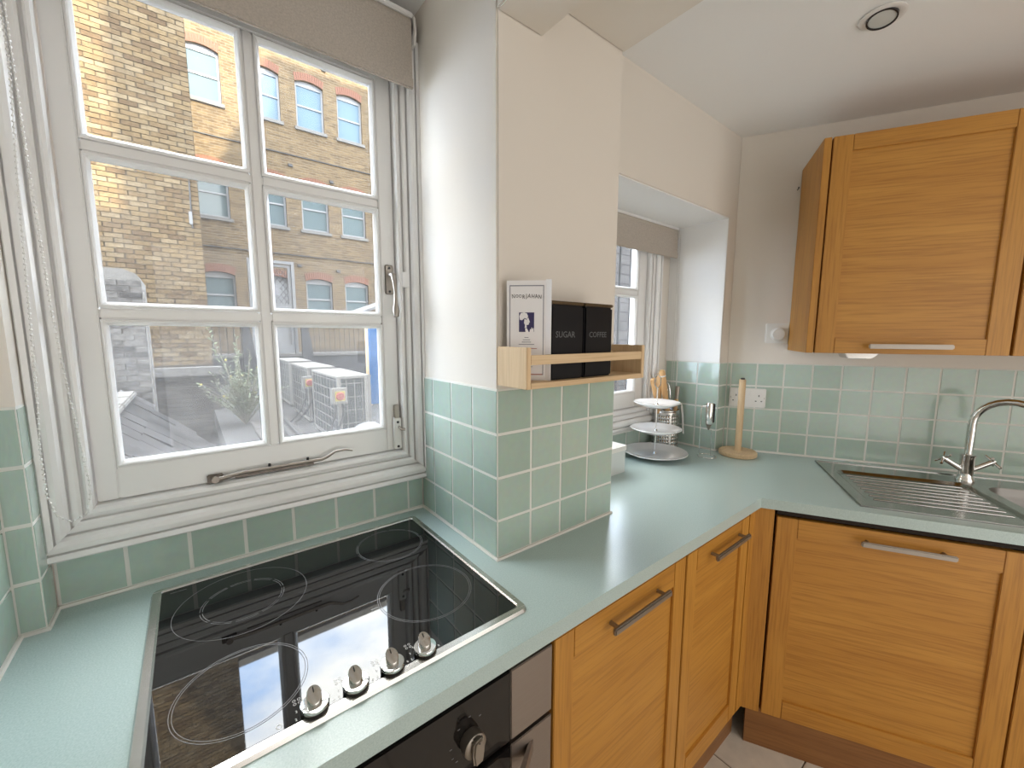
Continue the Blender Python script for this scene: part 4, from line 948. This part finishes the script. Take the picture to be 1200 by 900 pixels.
pc = MB().box(cxm-.0165, cxm+.0165, yy, 0, .106, .148).build('picture', 'ink_navy', lfm)
def shape(pts, name):
    MB().prism([(cxm-.0165+.033*a, .106+.042*b) for a, b in pts], yy-.0002, yy, 'y').build(name, 'paper', pc)
shape([(.02, .80), (.06, .62), (.20, .60), (.38, .72), (.50, .66), (.60, .80), (.52, .95), (.34, 1.0), (.12, .97)], 'headdress')
shape([(.36, .68), (.50, .62), (.60, .76), (.66, .64), (.72, .50), (.66, .47), (.66, .40), (.60, .36), (.50, .36), (.52, .22), (.38, .20), (.40, .36), (.33, .46)], 'face_profile')
shape([(.40, .18), (.52, .20), (.60, .08), (.64, .0), (.44, .0)], 'necklace')
shape([(.70, .0), (.74, .16), (.80, .12), (.84, .26), (.90, .14), (.97, .22), (.98, .0)], 'hand')
for z, hw, nm in ((.094, .0045, 'ink_grey'), (.089, .008, 'ink_grey'), (.084, .010, 'ink_grey'), (.079, .017, 'ink_grey'), (.070, .023, 'ink_red'), (.053, .010, 'ink_red'), (.030, .013, 'ink_grey')):
    MB().box(cxm-hw, cxm+hw, yy, 0, z-.0007, z+.0007).build('text_line', nm, lfm)
MB().box(ix0+.002, ix1-.002, yy-.0001, 0, iz0, iz0+.0022).build('red_rule', 'ink_red', lfm)

# ------------------------------------------------------------------ things in the alcove corner
cs = thing('cake_stand', 'three-tier white porcelain cake stand with chrome rod', 'cake stand', (1.0442, .25, 0))
def plate(z, r, nm='plate'):
    MB().lathe([(r*.45, z-.018), (r*.55, z-.017), (r*.92, z-.002), (r, z+.004), (r*.985, z+.006), (r*.90, z+.002), (r*.60, z-.009), (r*.55, z-.011), (.004, z-.0115)], 56).build(nm, 'porcelain', cs, smooth=True)
plate(.0185, .137); plate(.122, .108); plate(.236, .097)
MB().tube([(0, 0, .003), (0, 0, .236), (0, 0, .30)], .0032, 10).build('rod', 'chrome', cs, smooth=True)
MB().tube([(0, 0, .30), (.012*.78, -.012*.62, .315), (.013*.78, -.013*.62, .345), (0, 0, .362), (-.013*.78, .013*.62, .345), (-.012*.78, .012*.62, .315), (0, 0, .30)], .0024, 8).build('carry_loop', 'chrome', cs, smooth=True)
for z in (.010, .113, .228): MB().lathe([(.007, z-.002), (.008, z+.002), (.004, z+.008)], 14).build('collar', 'chrome', cs, smooth=True)

PX, PY = 1.232, .316
pot = thing('utensil_pot', 'perforated steel utensil pot in the alcove corner', 'pot', (PX, PY, 0))
def perforated(r, h, cols_, rws, hole, z_lo):
    mb = MB(); vs = []; fs = []; n = cols_*2
    zs = [0.0, z_lo]
    for k in range(rws): zs += [z_lo+k*.0165+hole, z_lo+(k+1)*.0165]
    zs += [h]
    for z in zs:
        for i in range(n):
            a = 2*math.pi*(i//2)/cols_ + (2*math.pi/cols_*.45 if i % 2 else 0); vs.append((r*math.cos(a), r*math.sin(a), z))
    for k in range(len(zs)-1):
        for i in range(n):
            j = (i+1) % n
            if k >= 1 and (k-1) % 2 == 0 and k < 1+2*rws and i % 2 == 0 and (i//2) % 6 != 5: continue
            fs.append((k*n+i, k*n+j, (k+1)*n+j, (k+1)*n+i))
    return mb.add(vs, fs)
pt = perforated(.060, .178, 36, 9, .0085, .016).build('body', 'steel', pot, smooth=True)
sol = pt.modifiers.new('thickness', 'SOLIDIFY'); sol.thickness = .001
MB().lathe([(.0595, .0005), (.0595, .003)], 36).build('base', 'steel', pot)
MB().ring((0, 0), .0585, .0615, .176, .180, 48).build('rim', 'steel', pot)
def utensil(name, label, cat, base, top, builder):
    t = thing(name, label, cat, (PX+base[0], PY+base[1], .004)); d = Vector((top[0]-base[0], top[1]-base[1], top[2]-.004)); L_ = d.length
    t.rotation_euler = Vector((0, 0, 1)).rotation_difference(d.normalized()).to_euler(); builder(t, L_); return t
def wooden(r0, r1):
    def f(t, L_):
        MB().lathe([(r0*.8, 0), (r0, .01), (r0, L_*.5), (r1, L_*.8), (r1*1.05, L_-.012), (r1*.8, L_-.002), (.001, L_)], 16).build('handle', 'beech_z', t, smooth=True)
    return f
utensil('wooden_spoon', 'thick wooden handle leaning left in the utensil pot', 'utensil', (.030, .020), (-.140, -.010, .335), wooden(.008, .0115))
utensil('rolling_pin', 'tallest wooden handle with a white ring in the utensil pot', 'utensil', (.030, -.022), (-.096, -.026, .372), lambda t, L_: (wooden(.012, .0135)(t, L_), MB().ring((0, 0), .0135, .0148, L_-.030, L_-.024, 18).build('ring', 'white_plastic', t)))
utensil('wooden_spatula', 'wooden handle standing upright on the right in the utensil pot', 'utensil', (-.008, .036), (-.042, .016, .352), wooden(.011, .0135))
utensil('fish_slice', 'grey and wood handled fish slice leaning right in the utensil pot', 'utensil', (.024, -.022), (.068, -.016, .285), lambda t, L_: (MB().tube([(0, 0, 0), (0, 0, L_-.12)], .004, 8).build('shaft', 'steel', t), MB().lathe([(.0085, L_-.125), (.0095, L_-.06)], 12).build('grip', 'beech_z', t, smooth=True), MB().lathe([(.010, L_-.062), (.0108, L_-.002), (.008, L_)], 12).build('grip_end', 'nickel', t, smooth=True)))
def whisk(t, L_):
    MB().tube([(0, 0, 0), (0, 0, L_-.10)], .005, 8).build('handle', 'steel', t)
    mb = MB()
    for k in range(4):
        a = math.pi*k/4; pts = []
        for i in range(13):
            u = i/12*math.pi; pts.append((math.cos(a)*.020*math.cos(u), math.sin(a)*.020*math.cos(u), L_-.075+.075*math.sin(u)))
        mb.tube(pts, .0012, 5)
    mb.build('wires', 'chrome', t, smooth=True)
utensil('balloon_whisk', 'small wire whisk standing at the back of the utensil pot', 'utensil', (.030, .022), (.043, .028, .300), whisk)
cord = tag(MB().tube([(1.302, .285, .205), (1.309, .279, .19), (1.313, .275, .15), (1.315, .272, .10), (1.313, .268, .055), (1.309, .268, .06), (1.310, .272, .10), (1.308, .276, .15), (1.304, .281, .19)], .003, 6).build('looped_cord', 'bead_plastic', smooth=True), 'white plaited cord loop hanging beside the utensil pot', 'cord')

fr = thing('milk_frother', 'battery milk frother hanging in a chrome wire stand', 'frother', (1.214, .101, 0))
q = [(.036*math.cos(2*math.pi*i/32), .036*math.sin(2*math.pi*i/32), .003) for i in range(33)]
sd_ = MB().tube(q, .0026, 8).build('stand', 'chrome', fr, smooth=True)
MB().tube([(-.0282, .0223, .003), (-.0282, .0223, .215), (-.024, .019, .226), (-.010, .008, .226)], .002, 8).build('stand_wire', 'chrome', sd_, smooth=True)
MB().tube([(.012, -.010, .003), (.010, -.008, .12)], .0016, 8).build('shaft', 'chrome', fr, smooth=True)
MB().lathe([(.003, .120), (.009, .138), (.0135, .146)], 20).build('nose', 'nickel', fr, smooth=True)
bd = MB().lathe([(.0135, .146), (.015, .150), (.015, .232), (.012, .240)], 24).build('grip', 'chrome', fr, smooth=True)
MB().box(.006, .017, -.017, -.004, .152, .236).build('grip_strip', 'black_tin', bd, bevel=.003)
MB().tube([(-.010, .008, .226), (.0, .0, .226)], .003, 6).build('hanger', 'chrome', sd_)

tp = FW(-.082, .088)
th_ = thing('kitchen_roll_holder', 'plain wooden kitchen roll holder with round base and empty pole', 'holder', (tp.x, tp.y, 0))
MB().lathe([(.072, 0.0005), (.076, .004), (.076, .017), (.072, .021), (.015, .0212)], 48).build('base', 'pine_x', th_, smooth=True)
MB().lathe([(.0135, .021), (.0135, .335), (.012, .338)], 24).build('pole', 'pine_z', th_, smooth=True)
MB().lathe([(.0085, .338), (.0085, .344), (.006, .345)], 16).build('pole_screw', 'dark_metal', th_, smooth=True)

bx_ = thing('storage_box', 'white lidded plastic box half hidden behind the tiled pillar', 'box', (.70, .262, 0))
MB().prism(rrect(.066, .062, .008), .0005, .088, 'z', holes=[rrect(.063, .059, .006)]).build('walls', 'clear_plastic', bx_)
MB().prism(rrect(.063, .059, .006), .0005, .004, 'z').build('bottom', 'clear_plastic', bx_)
MB().prism(rrect(.069, .065, .009), .088, .106, 'z').build('lid', 'white_plastic', bx_, bevel=.002)
